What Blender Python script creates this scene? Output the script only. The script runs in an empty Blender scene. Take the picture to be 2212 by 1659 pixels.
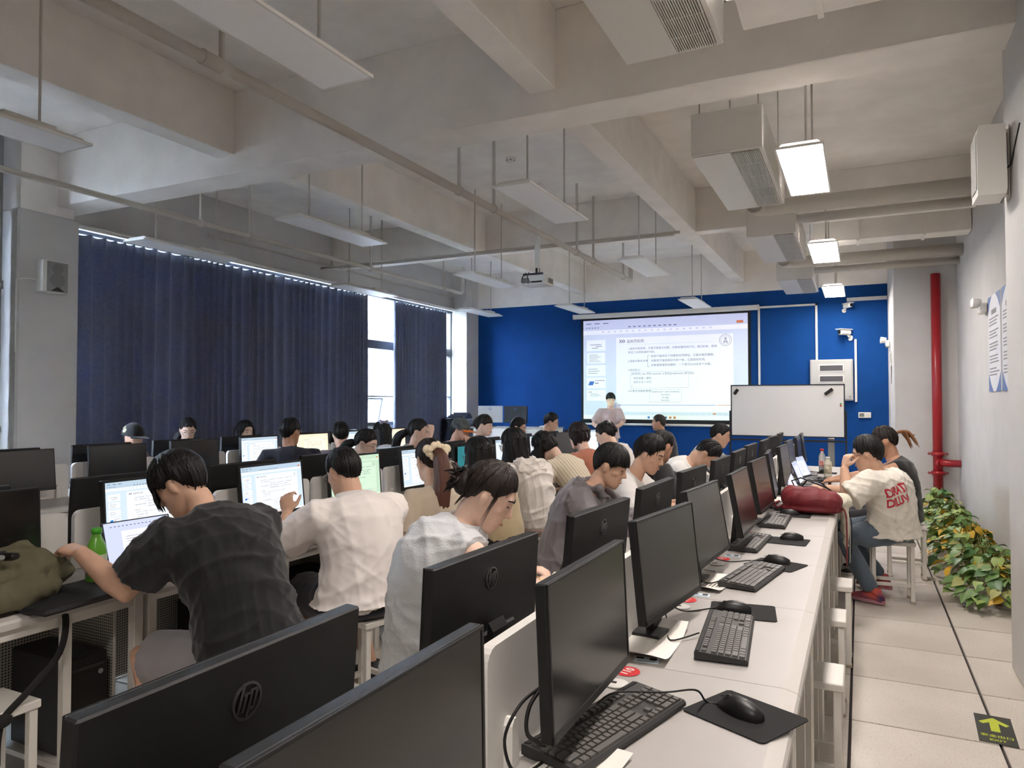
import bpy, bmesh, math, random
import numpy as np
from mathutils import Vector, Matrix, Euler
from mathutils.bvhtree import BVHTree
R = math.radians
random.seed(7)
rng = np.random.default_rng(7)
scene = bpy.context.scene
C = bpy.data.collections.new('classroom')      # linked to the scene at the end, so that helper evaluations stay quick
TMP = scene.collection

# ------------------------------------------------------------------ camera, world, exposure
cam_d = bpy.data.cameras.new('camera'); cam_d.sensor_width = 36.0; cam_d.lens = 1543.0/2212*36
cam_d.clip_start = 0.02; cam_d.clip_end = 200
cam_o = bpy.data.objects.new('camera', cam_d); scene.collection.objects.link(cam_o)
cam_o.location = (0, 0, 1.49); cam_o.rotation_euler = (R(90+1.355), 0, R(25.977))
scene.camera = cam_o
world = bpy.data.worlds.new('world'); scene.world = world; world.use_nodes = True
bg = world.node_tree.nodes['Background']; bg.inputs[0].default_value = (0.72, 0.83, 1.0, 1); bg.inputs[1].default_value = 18.0
scene.view_settings.view_transform = 'Standard'; scene.view_settings.look = 'None'
scene.view_settings.exposure = 2.22; scene.view_settings.gamma = 1.0
scene.view_settings.use_curve_mapping = False
scene.cycles.use_denoising = True
scene.cycles.max_bounces = 6; scene.cycles.diffuse_bounces = 5; scene.cycles.glossy_bounces = 3; scene.cycles.transmission_bounces = 4; scene.cycles.transparent_max_bounces = 6
scene.cycles.use_adaptive_sampling = True; scene.cycles.adaptive_threshold = 0.2; scene.cycles.adaptive_min_samples = 24
scene.cycles.sample_clamp_indirect = 10.0
PANEL_LIGHT = 11.5       # emission of the lit ceiling panels
PROJECTOR_W = 150.0

# ------------------------------------------------------------------ materials
def srgb(r, g, b):
    f = lambda c: (c/255/12.92) if c/255 <= 0.04045 else ((c/255+0.055)/1.055)**2.4
    return (f(r), f(g), f(b), 1)
def nd(t, typ, **kw):
    n = t.nodes.new(typ)
    for k, v in kw.items(): setattr(n, k, v)
    return n
MATS = {}
def mat(name, rgb, rough=0.6, metal=0.0, spec=0.5, noise=0.0, nscale=8.0, bump=0.0, bscale=60.0, stretch=None,
        emit=None, trans=0.0, alpha=1.0, coat=0.0, sheen=0.0, sss=0.0, ncol=None, detail=4.0):
    if name in MATS: return MATS[name]
    m = bpy.data.materials.new(name); m.use_nodes = True; t = m.node_tree
    b = t.nodes['Principled BSDF']; c = srgb(*rgb)
    b.inputs['Base Color'].default_value = c; b.inputs['Roughness'].default_value = rough
    b.inputs['Metallic'].default_value = metal; b.inputs['Specular IOR Level'].default_value = spec
    if coat: b.inputs['Coat Weight'].default_value = coat; b.inputs['Coat Roughness'].default_value = 0.1
    if sheen: b.inputs['Sheen Weight'].default_value = sheen
    if trans: b.inputs['Transmission Weight'].default_value = trans
    if alpha < 1: b.inputs['Alpha'].default_value = alpha
    if sss:
        b.inputs['Subsurface Weight'].default_value = sss; b.inputs['Subsurface Radius'].default_value = (0.012, 0.004, 0.002)
        b.inputs['Subsurface Scale'].default_value = 1.0
    m.diffuse_color = c
    if emit:
        b.inputs['Emission Color'].default_value = srgb(*emit[0]); b.inputs['Emission Strength'].default_value = emit[1]
    if noise or bump:
        tc = nd(t, 'ShaderNodeTexCoord'); mp = nd(t, 'ShaderNodeMapping')
        t.links.new(tc.outputs['Object'], mp.inputs[0])
        if stretch: mp.inputs['Scale'].default_value = stretch
    if noise:
        n = nd(t, 'ShaderNodeTexNoise'); n.inputs['Scale'].default_value = nscale; n.inputs['Detail'].default_value = detail
        t.links.new(mp.outputs[0], n.inputs['Vector'])
        mx = nd(t, 'ShaderNodeMix', data_type='RGBA')
        c2 = srgb(*ncol) if ncol else tuple(max(0, x*(1-noise)) for x in c[:3])+(1,)
        hi = c if ncol else tuple(min(1, x*(1+noise*0.6)) for x in c[:3])+(1,)
        rp = nd(t, 'ShaderNodeMapRange'); rp.inputs['From Min'].default_value = 0.35; rp.inputs['From Max'].default_value = 0.65
        t.links.new(n.outputs['Fac'], rp.inputs['Value']); t.links.new(rp.outputs[0], mx.inputs['Factor'])
        mx.inputs['A'].default_value = hi; mx.inputs['B'].default_value = c2
        t.links.new(mx.outputs['Result'], b.inputs['Base Color'])
    if bump:
        n2 = nd(t, 'ShaderNodeTexNoise'); n2.inputs['Scale'].default_value = bscale; n2.inputs['Detail'].default_value = 5
        t.links.new(mp.outputs[0], n2.inputs['Vector'])
        bp = nd(t, 'ShaderNodeBump'); bp.inputs['Strength'].default_value = bump; bp.inputs['Distance'].default_value = 0.01
        t.links.new(n2.outputs['Fac'], bp.inputs['Height']); t.links.new(bp.outputs[0], b.inputs['Normal'])
    MATS[name] = m
    return m
def emat(name, rgb, strength):
    if name in MATS: return MATS[name]
    m = bpy.data.materials.new(name); m.use_nodes = True; t = m.node_tree; t.nodes.clear()
    e = nd(t, 'ShaderNodeEmission'); o = nd(t, 'ShaderNodeOutputMaterial')
    e.inputs[0].default_value = srgb(*rgb); e.inputs[1].default_value = strength
    t.links.new(e.outputs[0], o.inputs[0]); MATS[name] = m
    return m
def dotted(name, rgb, pitch=0.012, hole=0.30, holergb=(60, 58, 54)):
    if name in MATS: return MATS[name]
    m = mat(name, rgb, 0.5); t = m.node_tree; b = t.nodes['Principled BSDF']
    tc = nd(t, 'ShaderNodeTexCoord'); v = nd(t, 'ShaderNodeVectorMath', operation='SCALE'); v.inputs['Scale'].default_value = 1/pitch
    fr = nd(t, 'ShaderNodeVectorMath', operation='FRACTION'); sb = nd(t, 'ShaderNodeVectorMath', operation='SUBTRACT'); sb.inputs[1].default_value = (.5, .5, .5)
    ml = nd(t, 'ShaderNodeVectorMath', operation='MULTIPLY'); ml.inputs[1].default_value = (0, 1, 1)
    ln = nd(t, 'ShaderNodeVectorMath', operation='LENGTH'); lt = nd(t, 'ShaderNodeMath', operation='LESS_THAN'); lt.inputs[1].default_value = hole
    t.links.new(tc.outputs['Object'], v.inputs[0]); t.links.new(v.outputs[0], fr.inputs[0]); t.links.new(fr.outputs[0], sb.inputs[0])
    t.links.new(sb.outputs[0], ml.inputs[0]); t.links.new(ml.outputs[0], ln.inputs[0]); t.links.new(ln.outputs['Value'], lt.inputs[0])
    mx = nd(t, 'ShaderNodeMix', data_type='RGBA'); mx.inputs['A'].default_value = srgb(*rgb); mx.inputs['B'].default_value = srgb(*holergb)
    t.links.new(lt.outputs[0], mx.inputs['Factor']); t.links.new(mx.outputs['Result'], b.inputs['Base Color'])
    return m

# ------------------------------------------------------------------ mesh builder
class MB:
    def __init__(s): s.v = []; s.f = []; s.m = []; s.sm = []
    def add(s, vs, fs, mi=0, smooth=False):
        o = len(s.v); s.v += [tuple(v) for v in vs]
        for f in fs: s.f.append(tuple(i+o for i in f)); s.m.append(mi); s.sm.append(smooth)
        return s
    def box(s, c, d, mi=0, rot=None, bev=0.0):
        hx, hy, hz = d[0]/2, d[1]/2, d[2]/2
        if bev <= 0:
            vs = [Vector((x*hx, y*hy, z*hz)) for x in (-1, 1) for y in (-1, 1) for z in (-1, 1)]
            fs = [(0, 1, 3, 2), (4, 6, 7, 5), (0, 4, 5, 1), (2, 3, 7, 6), (0, 2, 6, 4), (1, 5, 7, 3)]
        else:
            bev = min(bev, hx*.95, hy*.95, hz*.95); vs = []; ix = {}
            for x in (-1, 1):
                for y in (-1, 1):
                    for z in (-1, 1):
                        for a in range(3):
                            p = [x*(hx-bev), y*(hy-bev), z*(hz-bev)]; p[a] = (x*hx, y*hy, z*hz)[a]
                            ix[(x, y, z, a)] = len(vs); vs.append(Vector(p))
            fs = []
            for sg in (-1, 1):
                fs.append([ix[(sg, y, z, 0)] for y, z in ((-1, -1), (1, -1), (1, 1), (-1, 1))][::sg])
                fs.append([ix[(x, sg, z, 1)] for x, z in ((-1, -1), (-1, 1), (1, 1), (1, -1))][::sg])
                fs.append([ix[(x, y, sg, 2)] for x, y in ((-1, -1), (1, -1), (1, 1), (-1, 1))][::sg])
            for a in (-1, 1):
                for b in (-1, 1):
                    k = a*b
                    fs.append([ix[(a, b, -1, 0)], ix[(a, b, -1, 1)], ix[(a, b, 1, 1)], ix[(a, b, 1, 0)]][::k])
                    fs.append([ix[(a, -1, b, 2)], ix[(a, -1, b, 0)], ix[(a, 1, b, 0)], ix[(a, 1, b, 2)]][::-k*-1])
                    fs.append([ix[(-1, a, b, 1)], ix[(-1, a, b, 2)], ix[(1, a, b, 2)], ix[(1, a, b, 1)]][::k])
            for x in (-1, 1):
                for y in (-1, 1):
                    for z in (-1, 1): fs.append([ix[(x, y, z, 0)], ix[(x, y, z, 1)], ix[(x, y, z, 2)]][::x*y*z])
        if rot is not None: vs = [rot @ v for v in vs]
        c = Vector(c); return s.add([v+c for v in vs], fs, mi)
    def cyl(s, p0, p1, r0, r1=None, n=12, mi=0, caps=True, smooth=True):
        p0, p1 = Vector(p0), Vector(p1); r1 = r0 if r1 is None else r1
        return s.tube([p0, p1], [r0, r1], n, mi, caps, smooth)
    def tube(s, pts, rad, n=8, mi=0, caps=True, smooth=True, flat=None):
        pts = [Vector(p) for p in pts]; k = len(pts)
        if not hasattr(rad, '__len__'): rad = [rad]*k
        vs = []; d0 = (pts[1]-pts[0]).normalized()
        a = d0.orthogonal().normalized() if flat is None else Vector(flat[0])
        for i, p in enumerate(pts):
            d = (pts[min(i+1, k-1)]-pts[max(i-1, 0)]).normalized()
            a = (a-d*a.dot(d)); a = a.normalized() if a.length > 1e-6 else d.orthogonal().normalized()
            b = d.cross(a); e = 1.0 if flat is None else flat[1]
            for j in range(n):
                t = 2*math.pi*j/n; vs.append(p+(a*math.cos(t)+b*math.sin(t)*e)*rad[i])
        fs = [(i*n+j, i*n+(j+1) % n, (i+1)*n+(j+1) % n, (i+1)*n+j) for i in range(k-1) for j in range(n)]
        s.add(vs, fs, mi, smooth)
        if caps:
            o = len(s.v)-len(vs)
            s.f.append(tuple(o+j for j in range(n))[::-1]); s.f.append(tuple(o+(k-1)*n+j for j in range(n))); s.m += [mi, mi]; s.sm += [False, False]
        return s
    def lathe(s, prof, n=16, mi=0, c=(0, 0, 0), smooth=True):
        c = Vector(c); vs = []; k = len(prof)
        for r, z in prof:
            for j in range(n):
                t = 2*math.pi*j/n; vs.append(c+Vector((r*math.cos(t), r*math.sin(t), z)))
        fs = [(i*n+j, i*n+(j+1) % n, (i+1)*n+(j+1) % n, (i+1)*n+j) for i in range(k-1) for j in range(n)]
        s.add(vs, fs, mi, smooth); o = len(s.v)-len(vs)
        s.f.append(tuple(o+j for j in range(n))[::-1]); s.f.append(tuple(o+(k-1)*n+j for j in range(n))); s.m += [mi, mi]; s.sm += [False, False]
        return s
    def prism(s, poly, axis, a, b, mi=0, smooth=False):
        # poly: list of 2-d points, extruded along axis ('x','y','z') from a to b
        n = len(poly)
        if axis == 'x': g = lambda p, t: (t, p[0], p[1])
        elif axis == 'y': g = lambda p, t: (p[0], t, p[1])
        else: g = lambda p, t: (p[0], p[1], t)
        vs = [g(p, a) for p in poly]+[g(p, b) for p in poly]
        fs = [tuple(range(n))[::-1], tuple(range(n, 2*n))]+[(i, (i+1) % n, n+(i+1) % n, n+i) for i in range(n)]
        return s.add(vs, fs, mi, smooth)
    def ell(s, c, r, n=12, k=8, mi=0, rot=None):
        c = Vector(c); vs = []
        for i in range(1, k):
            ph = math.pi*i/k
            for j in range(n):
                t = 2*math.pi*j/n; v = Vector((r[0]*math.sin(ph)*math.cos(t), r[1]*math.sin(ph)*math.sin(t), r[2]*math.cos(ph)))
                vs.append(c+(rot @ v if rot is not None else v))
        top = Vector((0, 0, r[2])); bot = Vector((0, 0, -r[2]))
        vs.append(c+(rot @ top if rot is not None else top)); vs.append(c+(rot @ bot if rot is not None else bot))
        T = (k-1)*n; fs = [(i*n+j, (i+1)*n+j, (i+1)*n+(j+1) % n, i*n+(j+1) % n) for i in range(k-2) for j in range(n)]
        fs += [(T, j, (j+1) % n) for j in range(n)]+[(T+1, (k-2)*n+(j+1) % n, (k-2)*n+j) for j in range(n)]
        return s.add(vs, fs, mi, True)
    def quad(s, a, b, c, d, mi=0): return s.add([a, b, c, d], [(0, 1, 2, 3)], mi)
    def xform(s, M): s.v = [tuple(M @ Vector(v)) for v in s.v]; return s
    def mesh(s, name, mats):
        me = bpy.data.meshes.new(name); me.from_pydata(s.v, [], s.f)
        for m in (mats if isinstance(mats, (list, tuple)) else [mats]): me.materials.append(m)
        me.polygons.foreach_set('material_index', s.m); me.polygons.foreach_set('use_smooth', s.sm)
        me.update(); return me
def fix(me):
    bm = bmesh.new(); bm.from_mesh(me); bmesh.ops.recalc_face_normals(bm, faces=bm.faces); bm.to_mesh(me); bm.free(); return me
def link(o, parent=None):
    C.objects.link(o)
    if parent is not None: o.parent = parent
    return o
def obj(name, mb, mats, parent=None, loc=(0, 0, 0), rot=(0, 0, 0), nofix=False):
    me = mb.mesh(name, mats) if isinstance(mb, MB) else mb
    if isinstance(mb, MB) and not nofix: fix(me)
    o = bpy.data.objects.new(name, me); o.location = loc; o.rotation_euler = rot
    return link(o, parent)
def tag(o, label, cat, group=None):
    o['label'] = label; o['category'] = cat
    if group: o['group'] = group
    return o
def thing(name, label, cat, loc=(0, 0, 0), rz=0.0, group=None, rot=None):
    o = bpy.data.objects.new(name, None); o.empty_display_size = 0.1; link(o); o.location = loc
    o.rotation_euler = rot if rot else (0, 0, rz)
    return tag(o, label, cat, group)
def struct(name, mb, mats, label=None, parent=None):
    o = obj(name, mb, mats, parent)
    if parent is None: o['kind'] = 'structure'
    if label: o['label'] = label
    return o
def dup(root, label=None, loc=None, rz=None, group=None):
    r = root.copy(); C.objects.link(r)
    if label: r['label'] = label
    if group: r['group'] = group
    if loc is not None: r.location = loc
    if rz is not None: r.rotation_euler = (0, 0, rz)
    for ch in list(root.children):
        c = ch.copy(); C.objects.link(c); c.parent = r
        for g in list(ch.children): d = g.copy(); C.objects.link(d); d.parent = c
    return r
ORD = ['first', 'second', 'third', 'fourth', 'fifth', 'sixth', 'seventh', 'eighth', 'ninth', 'tenth', 'eleventh', 'twelfth']

# text -> flat mesh data in the local xy plane (list of verts, faces)
def text_geo(s, size=1.0, align='LEFT', bold=0.0, shear=0.0):
    cu = bpy.data.curves.new('t', 'FONT'); cu.body = s; cu.size = size; cu.align_x = align; cu.resolution_u = 2; cu.offset = bold; cu.shear = shear
    o = bpy.data.objects.new('t', cu); TMP.objects.link(o)
    dg = bpy.context.evaluated_depsgraph_get(); me = bpy.data.meshes.new_from_object(o.evaluated_get(dg))
    vs = [tuple(v.co) for v in me.vertices]; fs = [tuple(p.vertices) for p in me.polygons]
    bpy.data.objects.remove(o); bpy.data.curves.remove(cu); bpy.data.meshes.remove(me)
    return vs, fs

# ------------------------------------------------------------------ shared materials
M_CEIL = mat('ceiling_paint', (240, 235, 228), 0.85, noise=0.06, nscale=3)
M_WALL = mat('wall_paint', (200, 198, 195), 0.8, noise=0.04, nscale=2.5)
M_BLUE = mat('blue_wall_paint', (8, 68, 136), 0.85, spec=0.25, noise=0.05, nscale=4)
M_WHITE = mat('white_metal', (218, 214, 206), 0.45)
M_WHITEP = mat('white_plastic', (226, 224, 218), 0.4)
M_DESK = mat('desk_laminate', (174, 170, 166), 0.42, noise=0.03, nscale=5)
M_EDGE = mat('desk_edge', (196, 192, 186), 0.5)
M_PART = mat('partition_panel', (220, 217, 212), 0.55)
M_BLACK = mat('black_plastic', (13, 13, 14), 0.42)
M_BLACK2 = mat('black_textured_plastic', (14, 14, 14), 0.5, bump=0.15, bscale=900)
M_GLASSY = mat('dark_screen_glass', (26, 25, 23), 0.2, spec=0.8)
M_KEY = mat('grey_keycap', (84, 81, 78), 0.45)
M_KBASE = mat('charcoal_plastic', (44, 43, 43), 0.5)
M_PAD = mat('mouse_pad_fabric', (28, 28, 29), 0.9, bump=0.2, bscale=1500)
M_CABLE = mat('black_cable', (15, 15, 15), 0.5)
M_LOGO = mat('silver_logo', (150, 150, 148), 0.3, metal=0.7)
M_DARKLOGO = mat('dark_chrome_logo', (90, 90, 90), 0.25, metal=0.8)
M_GREY = mat('grey_metal', (150, 150, 148), 0.4, metal=0.4)
M_PAPER = mat('paper', (232, 228, 220), 0.8)
M_RED = mat('red_sticker', (206, 32, 44), 0.5)
M_PIPE = mat('painted_pipe', (196, 190, 180), 0.6)
M_REDPIPE = mat('red_pipe_paint', (158, 30, 38), 0.3)
M_INK = mat('black_ink', (40, 40, 44), 0.8)
# ================================================================== the room shell
XL, XR, YF, YB, ZS = -7.6, 1.155, 13.2, -4.0, 4.15
# floor: raised floor tiles over a dark base
fl = obj('floor', MB().box(((XL+XR)/2, (YF+YB)/2, -0.066), (XR-XL+.6, YF-YB+.4, 0.1)), mat('floor_joint', (52, 46, 46), 0.9)); fl['kind'] = 'structure'
M_TILE = mat('floor_tile', (208, 200, 190), 0.38, noise=0.10, nscale=1.3, ncol=(192, 184, 174))
_t = M_TILE.node_tree; _b = _t.nodes['Principled BSDF']
_tc = nd(_t, 'ShaderNodeTexCoord'); _n = nd(_t, 'ShaderNodeTexNoise'); _n.inputs['Scale'].default_value = 140; _n.inputs['Detail'].default_value = 2
_t.links.new(_tc.outputs['Object'], _n.inputs['Vector'])
_mr = nd(_t, 'ShaderNodeMapRange'); _mr.inputs['From Min'].default_value = 0.62; _mr.inputs['From Max'].default_value = 0.7
_t.links.new(_n.outputs['Fac'], _mr.inputs['Value'])
_mx = nd(_t, 'ShaderNodeMix', data_type='RGBA'); _old = _b.inputs['Base Color'].links[0].from_socket
_t.links.new(_old, _mx.inputs['A']); _mx.inputs['B'].default_value = srgb(140, 130, 120); _t.links.new(_mr.outputs[0], _mx.inputs['Factor'])
_t.links.new(_mx.outputs['Result'], _b.inputs['Base Color'])
TW, TY = 0.59, 0.604
tile_me = fix(MB().box((0, 0, -0.012), (TW-.013, TY-.011, 0.024), bev=0.0015).mesh('tile', M_TILE))
rest = MB()
for i in range(-13, 3):
    for j in range(-9, 16):
        x = -0.057+TW*(i+.5); y = 4.942+TY*(j-0.5)
        if x-TW/2 < XL-.2 or y > YF+.3: continue
        if i >= -4 and y > 0.3 or (i >= -6 and 2 < y < 9):
            o = bpy.data.objects.new('tile', tile_me); link(o, fl); o.location = (x, y, random.uniform(-.0006, .0006))
        else: rest.box((x, y, -0.012), (TW-.013, TY-.011, 0.024))
ro = obj('tile_field', rest, M_TILE, fl); ro['kind'] = 'stuff'
# slab and beams
struct('ceiling', MB().box(((XL+XR)/2, (YF+YB)/2, ZS+.1), (XR-XL+.8, YF-YB+.6, .2)), M_CEIL)
def beam(n, x0, x1, y0, y1, z0):
    return struct('trim_%d' % n, MB().box(((x0+x1)/2, (y0+y1)/2, (z0+ZS)/2), (x1-x0, y1-y0, ZS-z0+.002), bev=.006), M_CEIL)
beam(1, XL, XR, 4.43, 4.75, 3.45)
beam(2, -5.005, -4.81, YB, 4.43, 3.60); beam(3, -2.025, -1.83, YB, 4.43, 3.60)
beam(4, -5.005, -4.81, 4.75, YF, 3.60); beam(5, -2.03, -1.83, 4.75, YF, 3.60)
beam(6, XL, XR, 9.0, 9.2, 3.605)
beam(7, XL, XR, -1.2, -0.88, 3.45)
# front wall: blue below, white beam face above
struct('wall_front', MB().box(((XL+.42)/2-.1, YF+.1, 1.71), (.42-XL+.6, .2, 3.42)), M_BLUE)
struct('wall_front_beam', MB().box(((XL+XR)/2, YF+.1, (3.42+ZS)/2), (XR-XL+.6, .2, ZS-3.42)), M_CEIL)
# right side: wall, near pillar, far boxed wall
struct('wall_right', MB().box((XR+.1, (YF+YB)/2, ZS/2), (.2, YF-YB+.4, ZS)), M_WALL)
struct('wall_pillar_near', MB().box(((.745+XR)/2+.01, (3.9+4.83)/2, ZS/2), (XR-.745+.02, .93, ZS), bev=.012), M_WALL)
struct('wall_pillar_far', MB().box(((.42+XR)/2+.02, (10.96+YF)/2+.01, ZS/2), (XR-.42+.04, YF-10.96+.02, ZS), bev=.01), M_WALL)
struct('baseboard_right', MB().box((XR-.006, (4.83+10.96)/2, .04), (.012, 10.96-4.83, .08)), M_WHITE)
struct('baseboard_far', MB().box(((.42+XR)/2, 10.953, .035), (XR-.42, .014, .07)), M_WHITE)
struct('wall_back', MB().box(((XL+XR)/2, YB-.1, ZS/2), (XR-XL+.6, .2, ZS)), M_WALL)
# left side: parapet, lintel, near column, corner column
struct('wall_left', MB().box((XL-.1, (YF+YB)/2, .53), (.2, YF-YB+.4, 1.06)).box((XL-.1, (YF+YB)/2, (3.36+ZS)/2), (.2, YF-YB+.4, ZS-3.36))
       .box((XL-.1, (YB+.6)/2, 2.2), (.2, .6-YB, 2.4)).box((XL-.1, 3.78, 2.2), (.2, 1.06, 2.4)), M_WALL)
struct('wall_column_near', MB().box(((XL-.1-7.22)/2, (4.04+4.64)/2, 3.35/2), (XL*-1+.1-7.22, .60, 3.35), bev=.02), M_WALL)
struct('wall_column_near_top', MB().box(((XL-.1-7.26)/2, (4.08+4.6)/2, (3.35+ZS)/2), (XL*-1+.1-7.26, .52, ZS-3.35)), M_CEIL)
struct('wall_column_corner', MB().box(((XL-.1-7.22)/2, (12.72+YF)/2, ZS/2), (XL*-1+.1-7.22, YF-12.72+.02, ZS), bev=.008), M_WALL)
# rail ledge over the curtains
rail = thing('curtain_rail', 'white curtain track running along the top of the dark curtains', 'curtain rail', (0, 0, 3.36))
for y0, y1 in ((4.66, 6.3), (6.31, 8.2), (8.21, 10.4), (10.41, 12.7)):
    obj('track', MB().box((-7.49, (y0+y1)/2, -.012), (.20, y1-y0, .022), bev=.004).box((-7.42, (y0+y1)/2, -.035), (.03, y1-y0, .025)), M_WHITEP, rail)
# window behind the curtains
M_FRAME = mat('window_frame_metal', (70, 74, 84), 0.4, metal=0.3)
M_GLASS = mat('window_glass', (235, 242, 250), 0.03); _gt = M_GLASS.node_tree; _gm = nd(_gt, 'ShaderNodeMixShader'); _gm.inputs[0].default_value = .07
_gl = nd(_gt, 'ShaderNodeBsdfTransparent'); _gl.inputs[0].default_value = (.93, .96, .98, 1)
_gt.links.new(_gl.outputs[0], _gm.inputs[1]); _gt.links.new(_gt.nodes['Principled BSDF'].outputs[0], _gm.inputs[2]); _gt.links.new(_gm.outputs[0], _gt.nodes['Material Output'].inputs['Surface'])
win = struct('window_1', MB().box((-7.63, 8.68, 1.09), (.12, 8.1, .06)).box((-7.63, 8.68, 3.33), (.12, 8.1, .06)), M_FRAME, 'metal framed window behind the curtains')
obj('transom', MB().box((-7.62, 8.68, 2.475), (.10, 8.1, .15), bev=.006), M_FRAME, win)
obj('lower_rail', MB().box((-7.62, 8.68, 1.57), (.06, 8.1, .025), bev=.004), M_FRAME, win)
for k, y in enumerate((4.66, 6.26, 7.9, 9.55, 10.98, 12.7)): obj('mullion', MB().box((-7.63, y, 2.2), (.1, .07, 2.2), bev=.006), M_FRAME, win)
for y0, y1 in ((4.7, 6.22), (6.3, 7.86), (7.94, 9.51), (9.59, 10.94), (11.02, 12.66)):
    for z0, z1 in ((1.12, 2.4), (2.55, 3.3)):
        obj('pane', MB().box((-7.65, (y0+y1)/2, (z0+z1)/2), (.006, y1-y0, z1-z0)), M_GLASS, win)
sash = obj('open_sash', MB().box((0, .30, -.55), (.03, .62, .03)).box((0, .30, -.02), (.03, .62, .03)).box((0, 0, -.28), (.03, .03, .56)).box((0, .6, -.28), (.03, .03, .56)), M_FRAME, win, loc=(-7.68, 9.86, 1.55), rot=(0, R(12), 0))
obj('handle', MB().box((.03, .30, -.54), (.03, .02, .06)), M_FRAME, sash)
ext = tag(obj('building_wall', MB().box((-13.0, 14.0, 1.2), (.4, 30, 5.2)).box((-12.78, 14.0, 3.3), (.12, 30, .25)), mat('outside_concrete', (120, 120, 119), 0.9, noise=0.18, nscale=1.6, bump=0.3, bscale=5)),
      'pale concrete wall seen outside through the open window gap', 'building')
win2 = struct('window_2', MB().box((-7.63, 1.93, 1.09), (.12, 2.66, .06)).box((-7.63, 1.93, 3.33), (.12, 2.66, .06)).box((-7.62, 1.93, 2.475), (.10, 2.66, .15)), M_FRAME, 'window left of the near column')
for y in (.62, 1.93, 3.24): obj('mullion', MB().box((-7.63, y, 2.2), (.1, .07, 2.2), bev=.006), M_FRAME, win2)
for y0, y1 in ((.66, 1.89), (1.97, 3.2)):
    for z0, z1 in ((1.12, 2.4), (2.55, 3.3)): obj('pane', MB().box((-7.65, (y0+y1)/2, (z0+z1)/2), (.006, y1-y0, z1-z0)), M_GLASS, win2)
struct('ground_added', MB().box((-30, 5, -3.6), (44, 90, .4)), mat('ground_added_grey', (96, 94, 90), .95, noise=.2, nscale=.6), 'unseen grey ground outside the windows, added to block low sky light')  # unseen ground, added to keep sky light from reaching the ceiling from below
# curtains (pleated cloth)
M_CURT = mat('curtain_cloth', (104, 111, 132), 0.9, noise=0.10, nscale=30, sheen=0.3, bump=0.1, bscale=300)
_ct = M_CURT.node_tree; _cb = _ct.nodes['Principled BSDF']; _co = _ct.nodes['Material Output']
_tr = nd(_ct, 'ShaderNodeBsdfTranslucent'); _tr.inputs[0].default_value = srgb(92, 104, 140); _ms = nd(_ct, 'ShaderNodeMixShader'); _ms.inputs[0].default_value = .10
_ct.links.new(_cb.outputs[0], _ms.inputs[1]); _ct.links.new(_tr.outputs[0], _ms.inputs[2]); _ct.links.new(_ms.outputs[0], _co.inputs['Surface'])
def curtain(y0, y1, label, seed, pleat=0.135):
    r2 = random.Random(seed); n = int((y1-y0)/0.0125); k = 22; ph = 0.0; prof = []
    w = pleat
    for i in range(n+1):
        prof.append(ph); ph += 2*math.pi*0.0125/(pleat*(1+.35*math.sin(i*.07+seed)+.15*math.sin(i*.023)))
    m = MB(); vs = []
    for j in range(k+1):
        t = j/k; z = 0.12+3.17*t
        for i in range(n+1):
            amp = 0.030+0.012*math.sin(i*.11+seed)*(1-t)+.012*(1-t)
            s_ = math.sin(prof[i]); x = -7.45+amp*(s_*abs(s_)**-.25 if abs(s_) > .001 else 0)
            x += .012*math.sin(i*.031+3*t+seed)*(1-t)
            zz = z + (0.028*(abs(math.sin(prof[i]/2+.4))**2)-.03 if j == k else 0)
            vs.append((x, y0+(y1-y0)*i/n+.012*math.sin(prof[i]*1+1.3)*1.0+.012*(1-t)*math.sin(i*.05+seed), zz))
    fs = [(j*(n+1)+i, j*(n+1)+i+1, (j+1)*(n+1)+i+1, (j+1)*(n+1)+i) for j in range(k) for i in range(n)]
    m.add(vs, fs, 0, True)
    o = obj('curtain', m, M_CURT, nofix=True); sd = o.modifiers.new('thick', 'SOLIDIFY'); sd.thickness = 0.003
    return tag(o, label, 'curtain', 'dark blue curtains along the windows')
curtain(4.66, 7.30, 'long dark blue-grey pleated curtain hanging next to the near white column', 1)
curtain(7.14, 9.76, 'dark blue pleated curtain ending at the bright window gap', 5)
curtain(.62, 2.60, 'dark blue curtain left of the near column, unseen, added to cut daylight', 13)  # unseen curtain, added to narrow the daylight from the near window
curtain(10.47, 12.30, 'narrow blue pleated curtain hanging between the window gap and corner column', 9, .12)

# ------------------------------------------------------------------ ceiling lights: lit column on the right, unlit columns
M_LIT = emat('lit_diffuser', (255, 245, 238), PANEL_LIGHT)
M_UNLIT = mat('light_diffuser_off', (246, 246, 246), 0.45)
def ceiling_panel(x, y0, z, lit, label):
    t = thing('ceiling_light', label, 'ceiling light', (x, y0+.6, z), group='lit ceiling panels' if lit else 'switched-off hanging light panels')
    obj('diffuser', MB().box((0, 0, .002), (.284, 1.184, .006)), M_LIT if lit else M_UNLIT, t)
    fr = MB()
    for sx in (-1, 1): fr.box((sx*.147, 0, .006), (.012, 1.212, .016))
    for sy in (-1, 1): fr.box((0, sy*.597, .006), (.30, .012, .016))
    obj('frame', fr, M_WHITEP, t)
    obj('housing', MB().prism([(-.14, .012), (.14, .012), (.11, .04), (-.11, .04)], 'y', -.57, .57), M_WHITE, t)
    obj('driver_box', MB().box((.06, .28, .055), (.05, .3, .03), bev=.004), M_WHITE, t)
    top = ZS-z
    for sy in (-.38, .36): obj('suspension_rod', MB().cyl((0.03, sy, .04), (0.03, sy, top), .008, n=8), M_PIPE, t)
rows = [(1.57, 'nearest the camera'), (4.6, 'in the second cross row'), (7.6, 'in the third cross row'), (10.95, 'in the farthest cross row')]
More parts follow.
